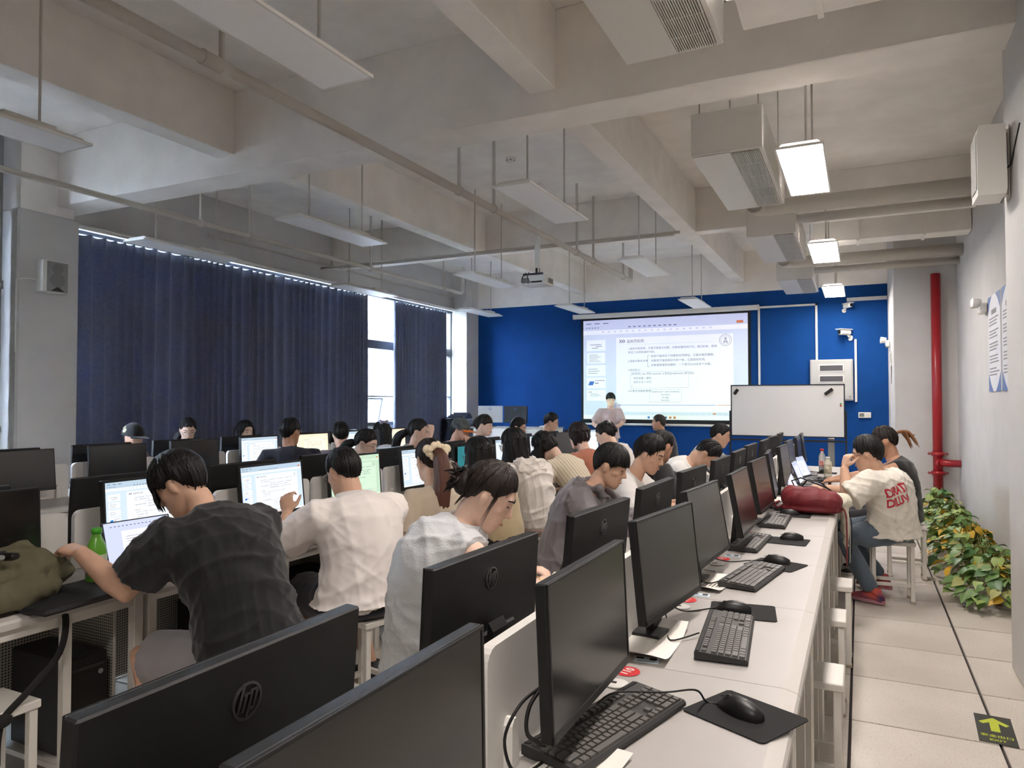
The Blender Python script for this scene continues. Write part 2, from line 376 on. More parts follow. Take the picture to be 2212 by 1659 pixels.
cols = [(-2.25, 'nearest the lit panels'), (-4.36, 'in the middle of the room'), (-6.33, 'nearest the curtains')]
for i, (y, rn) in enumerate(rows):
    for j, (x, cn) in enumerate(cols):
        z = 3.05 if i < 3 else 3.09
        if i == 3: x = {0: -2.44, 1: -4.5, 2: -6.25}[j]; y = {0: 11.35, 1: 11.2, 2: 10.9}[j]; z = 3.1
        ceiling_panel(x, y, z, False, 'switched-off hanging light panel %s, column %s' % (rn, cn))
for y, lb in ((-1.3, 'unseen lit ceiling panel added behind the camera'), (1.85, 'lit ceiling panel at the top edge beside the nearest fan coil unit'), (5.02, 'largest fully visible lit ceiling panel beside the second fan coil unit'),  # first panel is unseen, added behind the camera as extra light
              (8.2, 'lit ceiling panel in the middle of the right ceiling'), (11.4, 'smallest lit ceiling panel in front of the blue wall')):
    ceiling_panel(-.345, y, 3.165, True, lb)
# ------------------------------------------------------------------ fan coil units and ducts
M_ACW = mat('fan_coil_white', (214, 211, 204), 0.35)
M_GRILL = mat('grille_dark', (120, 116, 110), 0.6)
def fan_coil(y0, y1, label, back=True):
    t = thing('fan_coil_unit', label, 'air conditioner', (-.81, (y0+y1)/2, 3.2), group='ceiling fan coil units'); L = y1-y0
    obj('casing', MB().box((0, 0, .15), (.48, L, .30), bev=.006), M_ACW, t)
    obj('bottom_panel', MB().box((-.105, 0, -.004), (.26, L-.02, .008), bev=.002), M_ACW, t)
    g = obj('grille', MB().box((.12, 0, -.001), (.185, L-.06, .004)), M_GRILL, t)
    n = 17
    for k in range(n): obj('slat', MB().box((.12-.0925+.185*(k+.5)/n, 0, -.008), (.0052, L-.06, .010)), M_ACW, g)
    for k in range(1, 9 if y0 < 4 else 5): obj('cross_bar', MB().box((.12, -L/2+L*k/(9 if y0 < 4 else 5), -.007), (.185, .006, .006)), M_ACW, g)
    for sx in (-.2, .2):
        for sy in (-L/2+.1, L/2-.1): obj('hanger_rod', MB().cyl((sx, sy, .3), (sx, sy, .95), .006, n=6), M_PIPE, t)
    if back: obj('outlet_box', MB().prism([(-.2, .05), (.2, .05), (.2, .26), (-.2, .26)], 'y', L/2, L/2+.10), M_ACW, t)
fan_coil(1.94, 3.485, 'largest white fan coil unit at the top edge of the photo')
fan_coil(5.02, 6.57, 'white fan coil unit beside the largest fully visible lit panel')
fan_coil(7.74, 9.29, 'white fan coil unit beside the middle lit panel')
fan_coil(10.72, 12.18, 'farthest white fan coil unit in front of the blue wall')
def pipe(name, label, pts, r, parts=(), m=None, cat='pipe', n=12):
    t = thing(name, label, cat, pts[0]); o = Vector(pts[0])
    obj('run', MB().tube([Vector(p)-o for p in pts], r, n), m or M_PIPE, t)
    for nm, mb, mm in parts: mb.xform(Matrix.Translation(-o)); obj(nm, mb, mm, t)
    return t
def hangers(x, ys, z, zt=ZS):
    out = []
    for y in ys:
        out.append(('hanger', MB().box((x, y, (z+zt)/2+.02), (.026, .018, zt-z-.04)), M_PIPE))
        out.append(('clamp', MB().tube([(x, y-.015, z), (x, y+.015, z)], .043, 12), M_PIPE))
    return out
def arc(c, r, a0, a1, ax, n=6):
    out = []
    for i in range(n+1):
        a = R(a0+(a1-a0)*i/n); u, w = r*math.cos(a), r*math.sin(a)
        out.append(Vector(c)+Vector({'xy': (u, w, 0), 'yz': (0, u, w), 'xz': (u, 0, w)}[ax]))
    return out
pipe('sprinkler_pipe', 'long painted pipe running under the beams between the hanging light panels', [(-3.09, YB+.02, 3.30), (-3.09, 10.35, 3.30)]+arc((-3.09, 10.35, 3.38), .08, -90, 0, 'yz')+[(-3.09, 10.43, 3.62)], .034,
     hangers(-3.09, (1.9, 2.75, 5.3, 5.95, 8.15, 8.75, 10.05), 3.30)+[('coupling', MB().cyl((-3.09, 2.62, 3.3), (-3.09, 2.80, 3.3), .042), M_PIPE), ('coupling', MB().cyl((-3.09, 8.1, 3.3), (-3.09, 8.2, 3.3), .04), M_PIPE)])
pipe('sprinkler_pipe', 'thinner painted pipe running above the curtains on the left', [(-6.0, YB+.02, 3.30), (-6.0, 10.35, 3.30)]+arc((-6.0, 10.35, 3.38), .08, -90, 0, 'yz')+[(-6.0, 10.43, 3.75)], .027,
     hangers(-6.0, (5.1, 5.75, 7.9, 9.8), 3.30))
pipe('conduit', 'double white conduit crossing the ceiling beside the projector pole', [(-7.3, 8.4, 3.49), (-1.9, 8.44, 3.49)], .018, [('second_run', MB().tube([(-6.9, 8.32, 3.45), (-1.95, 8.36, 3.45)], .014, 8), M_PIPE)])
pipe('conduit', 'thin white conduit running above the far curtain to the corner column', [(-7.5, 6.5, 3.62), (-7.5, 12.66, 3.62), (-7.5, 12.66, 1.0)], .015)
# pipes to the right wall behind each fan coil unit
def to_wall(y, z, r, label, x0=-.6, xe=1.15):
    pipe('insulated_pipe', label, [(x0, y-.55, z+.02), (x0, y-.12, z+.02)]+arc((x0+.12, y-.12, z), .12, 180, 90, 'xy')+[(x0+.3, y, z), (xe, y, z)], r, n=16)
to_wall(7.35, 3.38, .075, 'thick wrapped pipe bending from the second fan coil unit to the right wall', -.9)
to_wall(10.30, 3.36, .075, 'thick wrapped pipe bending from the third fan coil unit to the right wall', -.9)
pipe('insulated_pipe', 'slimmer wrapped pipe running to the right wall above the red pipe', [(-.55, 10.62, 3.28), (1.15, 10.62, 3.28)], .045)
pipe('insulated_pipe', 'slimmer wrapped pipe crossing to the near pillar above the wall speaker', [(-.55, 7.60, 3.30), (1.15, 7.60, 3.30)], .045)
def duct(y0, y1, z0, z1, x0, x1, label):
    t = thing('air_duct', label, 'duct', (x0, (y0+y1)/2, z0))
    obj('run', MB().box(((x1-x0)/2, 0, (z1-z0)/2), (x1-x0, y1-y0, z1-z0), bev=.006), M_CEIL, t)
    for q in (.3, .72): obj('flange', MB().box(((x1-x0)*q, 0, (z1-z0)/2), (.03, y1-y0+.03, z1-z0+.03)), M_CEIL, t)
    obj('bracket', MB().box(((x1-x0)*.3, 0, (z1-z0)+.2), (.03, .03, .45)), M_PIPE, t)
duct(9.45, 9.75, 3.42, 3.78, -.5, 1.15, 'large boxed duct reaching the right wall in front of the red pipe')
duct(3.62, 4.0, 3.5, 3.86, -.55, .74, 'large boxed duct near the top right reaching the near pillar')
# smoke detector
sd_ = thing('smoke_detector', 'round white smoke detector under the ceiling slab', 'smoke detector', (-3.42, 6.98, ZS))
obj('base', MB().lathe([(.055, 0), (.055, -.012), (.05, -.016)], 20), M_WHITEP, sd_)
obj('sensor', MB().lathe([(.048, -.012), (.045, -.035), (.03, -.05), (.012, -.052)], 20), M_WHITEP, sd_)
for k in range(6): a = k*math.pi/3; obj('vent', MB().box((.045*math.cos(a), .045*math.sin(a), -.03), (.006, .014, .01), rot=Matrix.Rotation(a, 3, 'Z')), M_BLACK, sd_)
# ================================================================== desk rows
ROWX = {'right': -.665, 'middle': -3.12, 'left': -5.53}
ROWN = {'right': 'right desk row', 'middle': 'middle desk row', 'left': 'curtain-side desk row'}
PITCH, Y0 = .76, .455
def seam(k): return Y0+PITCH*k
RANGE = {'right': (0, 11), 'middle': (1, 11), 'left': (3, 10)}
M_PERF = dotted('perforated_white_metal', (196, 192, 184))
# master desk: two-sided unit, origin at floor centre
def make_desk():
    t = thing('desk', '', 'desk', (0, 0, 0), group='white computer desks in rows')
    W = PITCH/2-.0012
    top = [(-.52, .712), (.52, .712), (.52, .737), (.512, .744), (.478, .75), (-.478, .75), (-.512, .744), (-.52, .737)]
    obj('tabletop', MB().prism([(-.48, .712), (.48, .712), (.48, .75), (-.48, .75)], 'y', -W, W), M_DESK, t)
    for s in (-1, 1):
        obj('edge_strip', MB().prism([(s*.48, .712), (s*.52, .712), (s*.52, .733), (s*.514, .742), (s*.48, .7502)], 'y', -W, W), M_EDGE, t)
        for q in (-1, 1): obj('leg', MB().box((s*.485, q*(W-.03), .356), (.04, .04, .712), bev=.003), M_WHITE, t)
        obj('apron', MB().box((s*.485, 0, .69), (.03, 2*W-.09, .04), bev=.002), M_WHITE, t)
        obj('foot_rail', MB().box((s*.25, W-.03, .16), (.46, .03, .03), bev=.002), M_WHITE, t)
    obj('side_panel', MB().box((.21, W-.075, .40), (.42, .012, .50)), M_PERF2, t)
    obj('side_panel', MB().box((-.21, W-.075, .40), (.42, .012, .50)), M_PERF2, t)
    for s in (-1, 1): obj('bay_post', MB().box((s*.485, .065, .356), (.03, .03, .712)), M_WHITE, t)
    obj('modesty_panel', MB().box((0, 0, .44), (.012, 2*W-.06, .46)), M_PERF, t)
    obj('case_shelf', MB().box((0, W-.20, .14), (.9, .24, .02)), M_WHITE, t)
    return t
def dotted_xz(name, rgb):
    m = dotted(name, rgb); m.node_tree.nodes
    for n in m.node_tree.nodes:
        if n.type == 'VECT_MATH' and n.operation == 'MULTIPLY': n.inputs[1].default_value = (1, 0, 1)
    return m
M_PERF2 = dotted_xz('perforated_side_metal', (190, 186, 178))
desk0 = make_desk(); used = False
for row, (a, b) in RANGE.items():
    for i, k in enumerate(range(a, b)):
        lab = 'white two-sided computer desk, %s from the camera in the %s' % (ORD[i], ROWN[row])
        loc = (ROWX[row], seam(k)+PITCH/2, 0)
        if not used: desk0.location = loc; desk0['label'] = lab; used = True
        else: dup(desk0, lab, loc)
# partitions: rounded panels with clip feet
def make_partition():
    t = thing('partition', '', 'partition', (0, 0, 0), group='grey desk partitions')
    h, w, r = .255, .365, .035; poly = [(-w, .0)]
    poly += [(-w+r-r*math.cos(R(a)), h-r+r*math.sin(R(a))) for a in (0, 22, 45, 67, 90)]
    poly += [(w-r+r*math.sin(R(a)), h-r+r*math.cos(R(a))) for a in (0, 22, 45, 67, 90)]
    poly += [(w, .0)]
    obj('panel', MB().prism(poly, 'x', -.012, .012), M_PART, t)
    for s in (-1, 1):
        obj('clip_foot', MB().prism([(.0, 0), (.032, 0), (.032, .03), (.026, .085), (.02, .098), (.010, .098), (.0, .085)], 'x', -.02, .02).xform(Matrix.Translation((.012, s*.28-.016, 0))), M_WHITEP, t)
    return t
part0 = make_partition(); used = False
for row, (a, b) in RANGE.items():
    for i, k in enumerate(range(a, b)):
        lab = 'grey rounded desk partition, %s from the camera in the %s' % (ORD[i], ROWN[row])
        loc = (ROWX[row], seam(k)+PITCH/2+.002, .751)
        if not used: part0.location = loc; part0['label'] = lab; used = True
        else: dup(part0, lab, loc)

# ------------------------------------------------------------------ slide content (flat print made of thin faces)
def slide_geo(w, h, full=True):
    """faces in the xy plane, origin at the centre; material slots: 0 window, 1 page, 2 dark text, 3 faint, 4 blue, 5 red, 6 purple text"""
    m = MB(); W, H = 16.0, 10.0; sx, sy = w/W, h/H
    def rect(x0, y0, x1, y1, mi, z): m.quad((x0, y0, z), (x1, y0, z), (x1, y1, z), (x0, y1, z), mi)
    def txt(s, x, y, size, mi=2, z=.05, bold=.0, al='LEFT'):
        vs, fs = text_geo(s, size, al, bold); m.add([(a+x, b+y, z) for a, b, c in vs], fs, mi)
    rect(0, 0, W, H, 0, 0)
    rect(0, 9.0, W, 10, 3, .01); rect(0, 8.55, W, 8.98, 1, .012)
    rect(1.9+1.55, .75, 14.7, 8.15, 1, .02)                    # page
    rect(0.35, 6.9, 2.35, 8.0, 1, .02); rect(.35, 5.6, 2.35, 6.75, 3, .02); rect(.39, 5.64, 2.31, 6.71, 1, .025)
    rect(.35, 4.35, 2.35, 5.45, 1, .02); rect(.35, 3.1, 2.35, 4.2, 1, .02); rect(.35, 1.85, 2.35, 2.95, 1, .02)
    m.add([(.5, 3.42, .03), (1.0, 3.42, .03), (1.18, 3.82, .03), (.68, 3.82, .03)], [(0, 1, 2, 3)], 4)
    for k in range(5): rect(1.3+.2*k, 3.85, 1.4+.2*k, 3.95, 2, .03)
    rect(1.2, 3.58, 1.6, 3.66, 2, .03)
    for k, (a, b) in enumerate(((.75, 1.9), (1.3, 2.0), (.9, 1.6))): rect(a, 7.5-.17*k, b, 7.55-.17*k, 2, .03)
    for k in range(6): rect(.6, 6.5-.14*k, 1.5+.35*(k % 3)/2, 6.53-.14*k, 2, .03)
    for k in range(3): rect(.5, 5.05-.22*k, 1.5+.2*(k % 2), 5.09-.22*k, 2, .03)
    rect(.5, 2.7, .9, 2.75, 2, .03)
    for k in range(4): rect(.7, 2.55-.1*k, 1.5+.2*(k % 3), 2.57-.1*k, 2, .03)
    for k in range(10): rect(4.7+.5*k, 9.17, 4.95+.5*k, 9.26, 2, .03)
    for k in range(3): rect(.3+.9*k, 9.62, .85+.9*k, 9.70, 2, .03)
    for k in range(5): rect(.3+.3*k, 9.2, .45+.3*k, 9.28, 2, .03)
    for k in range(18): rect(2.0+.62*k, 8.72+.0*k, 2.2+.62*k, 8.86, 3, .03)
    rect(15.0, 9.1, 15.6, 9.35, 5, .03)
    # page content
    for k in range(3): m.add([(3.75+.2*k, 7.62, .04), (3.85+.2*k, 7.62, .04), (3.98+.2*k, 7.78, .04), (3.85+.2*k, 7.94, .04), (3.75+.2*k, 7.94, .04), (3.88+.2*k, 7.78, .04)], [(0, 1, 2, 5), (5, 2, 3, 4)], 2)
    txt('温故而知新', 4.5, 7.62, .36, 2)
    rect(4.5, 7.42, 12.9, 7.445, 3, .03)
    txt('1.面向对象思想，万事万物皆为对象，对象有属性和行为；通过封装、继承、', 4.65, 6.92, .262, 6)
    txt('多态三大特性组织代码。', 4.65, 6.55, .262, 2)
    txt('2.类和对象的关系', 4.65, 5.68, .262, 2)
    for y, s_ in ((6.12, '类用于描述多个对象的共同特征，它是对象的模板。'), (5.68, '对象用于描述现实中的个体，它是类的实例。'), (5.24, '对象是根据类创建的，一个类可以对应多个对象。')): txt(s_, 6.95, y, .27, 2)
    rect(6.62, 5.2, 6.65, 6.3, 2, .03); rect(6.62, 6.28, 6.8, 6.31, 2, .03); rect(6.62, 5.18, 6.8, 5.21, 2, .03); rect(6.5, 5.76, 6.62, 5.79, 2, .03)
    txt('3.类的定义：', 4.65, 4.8, .262, 2)
    txt('[修饰符] class 类名 [extends 父类名][implements 接口名]{', 5.0, 4.42, .25, 2)
    txt('成员变量 = 属性;', 5.2, 3.98, .25, 2); txt('成员方法 = 行为;', 5.2, 3.6, .25, 2); txt('}', 5.0, 3.25, .25, 2)
    def dash(x0, y0, x1, y1):
        n = int(max(abs(x1-x0), abs(y1-y0))/.2)
        for q in range(n):
            a = q/n; b = (q+.55)/n; p = (x0+(x1-x0)*a, y0+(y1-y0)*a); r_ = (x0+(x1-x0)*b, y0+(y1-y0)*b)
            rect(min(p[0], r_[0])-.01, min(p[1], r_[1])-.01, max(p[0], r_[0])+.01, max(p[1], r_[1])+.01, 2, .03)
    for q in ((4.9, 4.7, 10.6, 4.7), (4.9, 3.1, 10.6, 3.1), (4.9, 3.1, 4.9, 4.7), (10.6, 3.1, 10.6, 4.7), (6.8, 2.95, 9.9, 2.95), (6.8, 1.72, 9.9, 1.72), (6.8, 1.72, 6.8, 2.95), (9.9, 1.72, 9.9, 2.95)): dash(*q)
    txt('4.对象的创建和使用：', 4.65, 2.72, .262, 2)
    for y, s_ in ((2.66, 'Student stu = new Student();'), (2.38, 'stu.name'), (2.11, 'stu.age'), (1.84, 'stu.say();')): txt(s_, 8.35, y, .24, 2, al='CENTER')
    # emblem: rings and a seal-like glyph
    for r0, r1 in ((.56, .53), (.42, .40)):
        n = 28; vs = []
        for q in range(n):
            a = 2*math.pi*q/n; vs += [(14.0+r0*math.cos(a), 7.55+r0*math.sin(a), .04), (14.0+r1*math.cos(a), 7.55+r1*math.sin(a), .04)]
        m.add(vs, [(2*q, 2*((q+1) % n), 2*((q+1) % n)+1, 2*q+1) for q in range(n)], 2)
    for q in (.22, .12, .02): rect(13.86, 7.52+q, 14.14, 7.55+q, 2, .04)
    rect(13.98, 7.5, 14.02, 7.85, 2, .04)
    m.add([(13.82, 7.25, .04), (13.88, 7.25, .04), (13.9, 7.42, .04), (14, 7.32, .04), (14.1, 7.42, .04), (14.12, 7.25, .04), (14.18, 7.25, .04), (14.14, 7.5, .04), (14, 7.4, .04), (13.86, 7.5, .04)], [(0, 1, 2, 9), (2, 3, 8, 9), (3, 4, 7, 8), (4, 5, 6, 7)], 2)
    rect(3.6, 1.4, 13.1, 1.44, 4, .04); rect(13.2, 1.4, 14.7, 1.44, 5, .04)
    rect(0, 0, W, .42, 1, .03)
    for k, mi in enumerate((4, 3, 3, 5, 2, 5, 5)): rect(6.6+.42*k, .1, 6.82+.42*k, .32, mi, .05)
    for k in range(7): rect(10.8+.5*k, .55, 11.1+.5*k, .66, 3 if k != 4 else 5, .05)
    return m.xform(Matrix.Diagonal((sx, sy, .004, 1)) @ Matrix.Translation((-W/2, -H/2, 0)))
SE = .28     # screens are seen at a raised exposure
E_WIN = emat('screen_window', (206, 222, 236), .95*SE); E_PAGE = emat('screen_page', (238, 243, 246), 1.0*SE); E_TXT = emat('screen_text', (70, 74, 90), .7*SE)
E_FNT = emat('screen_faint', (186, 206, 222), .9*SE); E_BLU = emat('screen_blue', (30, 120, 210), .9*SE); E_RED = emat('screen_orange', (220, 120, 80), .9*SE)
E_PUR = emat('screen_purple', (86, 82, 120), .8*SE)
SCR = [E_WIN, E_PAGE, E_TXT, E_FNT, E_BLU, E_RED, E_PUR]
for q_ in (E_TXT, E_FNT, E_BLU, E_RED, E_PUR): q_.cycles.emission_sampling = 'NONE'      # fine print: too small to sample as lamps
slide_me = slide_geo(.474, .268).mesh('screen_image', SCR)
W_WIN = emat('screen_warm', (250, 226, 196), 1.0*SE); W_PAGE = emat('screen_warm_page', (252, 236, 214), 1.0*SE)
warm_me = slide_me.copy(); warm_me.materials[0] = W_WIN; warm_me.materials[1] = W_PAGE; warm_me.materials[3] = W_WIN
G_WIN = emat('screen_green', (196, 222, 196), .9*SE); G_PAGE = emat('screen_green_page', (206, 230, 206), .95*SE)
green_me = slide_me.copy(); green_me.materials[0] = G_WIN; green_me.materials[1] = G_PAGE; green_me.materials[3] = G_WIN
# ------------------------------------------------------------------ monitors (local: screen faces +x, width along y, origin on the desk)
def ring(m, c, r, w, t, n=36, mi=0):
    vs = []
    for q in range(n):
        a = 2*math.pi*q/n
        for rr, xx in ((r, t), (r-w, t), (r-w, 0), (r, 0)): vs.append((c[0]+xx, c[1]+rr*math.cos(a), c[2]+rr*math.sin(a)))
    m.add(vs, [(4*q+i, 4*((q+1) % n)+i, 4*((q+1) % n)+(i+1) % 4, 4*q+(i+1) % 4) for q in range(n) for i in range(4)], mi)
def make_monitor(logo=M_DARKLOGO, screen=None):
    t = thing('monitor', '', 'monitor', (0, 0, 0))
    PV = .20; ZB, ZT = .082-PV, .387-PV; zc = (ZB+ZT)/2; h = ZT-ZB       # the head turns about its hinge
    case = obj('case', MB().box((-.012, 0, zc), (.024, .497, h), bev=.003).box((-.026, 0, zc-.085), (.012, .24, .09), bev=.005), M_BLACK2, t, loc=(0, 0, PV))
    obj('bezel', MB().box((.001, 0, ZB+.009), (.006, .494, .018), bev=.001).box((.001, 0, ZT-.004), (.006, .494, .007), bev=.001)
        .box((.001, .2435, zc), (.006, .007, h-.004), bev=.001).box((.001, -.2435, zc), (.006, .007, h-.004), bev=.001), M_BLACK, case)
    zs = zc+.006
    if screen is None: obj('screen', MB().box((.0008, 0, zs), (.003, .482, h-.022)), M_GLASSY, case)
    else:
        o = obj('screen', screen, None, case); o.location = (.0026, 0, zs); o.rotation_euler = (R(90), 0, R(90))
    lg = MB(); zl = ZT-.07; ring(lg, (-.0262, 0, zl), .027, .004, .0022)
    for y0, z0, z1 in ((.013, -.014, .024), (.004, -.014, .008), (-.006, -.024, .012), (-.015, -.012, .012)):
        sh = lambda z: -z*.28
        for x in (-.0262, -.0240): lg.add([(x, y0+sh(z0)+.003, zl+z0), (x, y0+sh(z0)-.002, zl+z0), (x, y0+sh(z1)-.002, zl+z1), (x, y0+sh(z1)+.003, zl+z1)], [(0, 1, 2, 3)])
    lg.box((-.0252, .0, zl+.010), (.002, .014, .004)); lg.box((-.0252, -.011, zl+.013), (.002, .013, .004)); lg.box((-.0252, -.008, zl-.012), (.002, .012, .004))
    obj('logo', lg, logo, case)
    obj('neck', MB().prism([(-.075, .008), (-.05, .008), (-.034, .16), (-.042, .22), (-.055, .20)], 'y', -.035, .035), M_BLACK, t)
    obj('base', MB().box((-.055, 0, .006), (.10, .20, .010), bev=.004), M_BLACK, t)
    return t
mon_dark = make_monitor(); mon_slide = make_monitor(screen=slide_me); mon_warm = make_monitor(screen=warm_me); mon_green = make_monitor(screen=green_me)
used_m = {}
def place_monitor(proto, label, x, y, rz, group, tilt=3):
    key = proto.name
    if key not in used_m:
        used_m[key] = 1; o = proto; o['label'] = label; o.location = (x, y, .7515); o.rotation_euler = (0, 0, rz)
    else: o = dup(proto, label, (x, y, .7515), rz)
    for c_ in o.children:
        if c_.name.startswith('case'): c_.rotation_euler = (0, -R(tilt), 0)
    o['group'] = group; return o
MC = .32   # monitor centre offset inside a station
lit = {('middle', 2): mon_slide, ('middle', 3): mon_slide, ('middle', 4): mon_green, ('middle', 5): mon_slide, ('middle', 7): mon_slide, ('middle', 8): mon_slide, ('middle', 10): mon_slide,
       ('left', 6): mon_slide, ('left', 7): mon_warm, ('left', 8): mon_slide, ('left', 9): mon_warm}
adj = {('right', 1, 1): (.0, -.022, 0), ('right', 2, 1): (-.01, -.006, -7), ('right', 3, 1): (-.03, .0, -4)}
for row, (a, b) in RANGE.items():
    for i, k in enumerate(range(a, b)):
        for s in (1, -1):
            dx, dy, dr = adj.get((row, k, s), (random.uniform(-.015, .01), random.uniform(-.02, .02), random.uniform(-4, 4)))
            if row == 'right' and k == 0: dx, dy, dr = 0, -.022, 0
            p = lit.get((row, k)) if s == 1 else None
            off = {('right', 1): .128, ('right', -1): -.152, ('middle', 1): .12, ('middle', -1): -.13, ('left', 1): .13, ('left', -1): -.12}[(row, s)]
            tilt = {0: 1, 1: 2.5, 2: 6, 3: 10}.get(k, 7+random.uniform(-2, 4)) if row == 'right' and s == 1 else random.uniform(2, 7)
            what = 'black monitor showing the slide' if p else 'black monitor with a dark screen' if s == 1 else 'black monitor seen from behind'
            if p is mon_warm: what = 'black monitor with a warm-tinted slide'
            if p is mon_green: what = 'black monitor with a greenish slide'
            lab = '%s, %s on the %s side of the %s' % (what, ORD[i], 'camera' if s == 1 else 'far', ROWN[row])
            x = ROWX[row]+off; y = seam(k)+MC+dy
            place_monitor(p or mon_dark, lab, x+dx, y, R(dr)+(0 if s == 1 else math.pi), 'black monitors on the %s' % ROWN[row], tilt)
# ------------------------------------------------------------------ keyboards, mice, pads
def key_layout():
    u = .0189; out = []; x0 = -.2145; 
    def rowk(y, x, ws, d=.0165):
        for w in ws:
            if w > 0: out.append((x+w*u/2, y, w*u-.0028, d))
            x += abs(w)*u
    ys = [.046, .018, -.001, -.020, -.039, -.058]
    rowk(ys[0], x0, [1, -1, 1, 1, 1, 1, -.5, 1, 1, 1, 1, -.5, 1, 1, 1, 1], .0145)
    rowk(ys[1], x0, [1]*13+[2]); rowk(ys[2], x0, [1.5]+[1]*12+[1.5]); rowk(ys[3], x0, [1.75]+[1]*11+[2.25]); rowk(ys[4], x0, [2.25]+[1]*10+[2.75]); rowk(ys[5], x0, [1.25, 1.25, 1.25, 6.25, 1.25, 1.25, 1.25, 1.25])
    xn = x0+15.3*u
    rowk(ys[0], xn, [1, 1, 1], .0145); rowk(ys[1], xn, [1, 1, 1]); rowk(ys[2], xn, [1, 1, 1]); rowk(ys[4], xn, [-1, 1]); rowk(ys[5], xn, [1, 1, 1])
    xp = x0+18.6*u
    for q in (1, 2, 3): rowk(ys[q], xp, [1, 1, 1, 1])
    rowk(ys[4], xp, [1, 1, 1, 1]); rowk(ys[5], xp, [2, 1, 1])
    return out
KEYS = key_layout()
KM = {}
def make_keyboard(single):
    t = thing('keyboard', '', 'keyboard', (0, 0, 0), group='black wired keyboards on the desks')
    tilt = .07
    body = [(-.075, .004), (-.075, .012), (-.069, .017), (.062, .026), (.072, .024), (.072, .004)]
    obj('base', MB().prism(body, 'x', -.221, .221), M_KBASE, t)
    obj('rear_strip', MB().box((0, .063, .0265), (.43, .012, .003), bev=.001), M_BLACK, t)
    for s in (-1, 1): obj('foot', MB().box((s*.19, .06, .003), (.03, .012, .006)), M_BLACK, t)
    rot = Matrix.Rotation(tilt, 3, 'X')
    if single:
        for x, y, w, d in KEYS:
            kk = round(w, 4), round(d, 4)
            if kk not in KM:
                m = MB(); a, b, h = w/2, d/2, .006; i = .0016
                m.add([(-a, -b, 0), (a, -b, 0), (a, b, 0), (-a, b, 0), (-a+i, -b+i, h), (a-i, -b+i, h), (a-i, b-i*.6, h), (-a+i, b-i*.6, h)], [(0, 1, 5, 4), (1, 2, 6, 5), (2, 3, 7, 6), (3, 0, 4, 7), (4, 5, 6, 7), (3, 2, 1, 0)])
                KM[kk] = m.mesh('key', M_KEY)
            o = bpy.data.objects.new('key', KM[kk]); link(o, t); o.location = (x, y, .0212+y*tilt); o.rotation_euler = (tilt, 0, 0)
    else:
        m = MB()
        for x, y, w, d in KEYS: m.box((x, y, .0242+y*tilt), (w, d, .006), rot=rot)
        o = obj('keys', m, M_KEY, t); o['kind'] = 'stuff'
    return t
def make_mouse():
    t = thing('mouse', '', 'mouse', (0, 0, 0), group='black wired mice on the desks')
    m = MB(); n, k = 14, 9; vs = []
    for i in range(k+1):
        u = i/k; y = -.058+.116*u; w = .031*(math.sin(math.pi*(.08+.84*u))**.55)*(1-.12*u); h = .038*(math.sin(math.pi*(.06+.80*(1-u)**.9))**.7)
        for j in range(n):
            a = math.pi*j/(n-1); vs.append((w*math.cos(a), y, h*math.sin(a)**.8 if math.sin(a) > 1e-6 else 0))
    fs = [(i*n+j, i*n+j+1, (i+1)*n+j+1, (i+1)*n+j) for i in range(k) for j in range(n-1)]+[tuple(range(n))[::-1], tuple(k*n+j for j in range(n))]
    m.add(vs, fs, 0, True); obj('shell', m, M_BLACK, t)
    obj('scroll_wheel', MB().cyl((-.004, .03, .024), (.004, .03, .024), .010, n=12), M_KBASE, t)
    obj('button_split', MB().box((0, .038, .0275), (.0012, .036, .002), rot=Matrix.Rotation(-.28, 3, 'X')), M_KBASE, t)
    return t
def make_pad():
    return obj('mouse_pad', MB().prism([(-.11+.008, -.095), (.102, -.095), (.11, -.087), (.11, .087), (.102, .095), (-.102, .095), (-.11, .087), (-.11, -.087)], 'z', 0, .0025), M_PAD)
kb_single = make_keyboard(True); kb_plain = make_keyboard(False); mouse0 = make_mouse(); pad0 = make_pad(); usedk = set()
def put(proto, label, x, y, z, rzdeg, group=None, cat=None):
    if proto.name not in usedk: usedk.add(proto.name); o = proto; o['label'] = label; o.location = (x, y, z); o.rotation_euler = (0, 0, R(rzdeg))
    else: o = dup(proto, label, (x, y, z), R(rzdeg))
    if group: o['group'] = group
    if cat: o['category'] = cat
    return o
def cable(name, label, pts, r=.0025, m=None, cat='cable', n=6):
    # smooth the polyline with Catmull-Rom
    P = [Vector(p) for p in pts]; out = []
    for i in range(len(P)-1):
        p0, p1, p2, p3 = P[max(i-1, 0)], P[i], P[i+1], P[min(i+2, len(P)-1)]
        for q in range(6):
            t = q/6; out.append(.5*((2*p1)+(p2-p0)*t+(2*p0-5*p1+4*p2-p3)*t*t+(3*p1-p0-3*p2+p3)*t**3))
    out.append(P[-1])
    return tag(obj(name, MB().tube(out, r, n), m or M_CABLE), label, cat)
DT = .7512
kbs = [(-.515, 1.556, 75), (-.381, 2.30, 95), (-.41, 3.13, 81), (-.52, 3.87, 87), (-.47, 4.62, 90), (-.45, 5.33, 88), (-.47, 6.15, 92), (-.46, 6.9, 90), (-.46, 7.7, 93)]
mice = [(-.262, 1.765, 60), (-.405, 2.605, 95), (-.35, 3.465, 80), (-.335, 4.085, 100), (-.42, 4.96, 90), (-.30, 5.75, 90), (-.33, 6.5, 80), (-.32, 7.2, 95), (-.33, 8.0, 90)]
pads = [(-.252, 1.765, -26), (-.378, 2.625, -82+90), (-.35, 3.43, -19), (-.36, 4.03, -4), (-.40, 4.97, 0), (-.32, 5.75, 4), (-.33, 6.5, -6), (-.33, 7.2, 3), (-.33, 8.0, 0)]
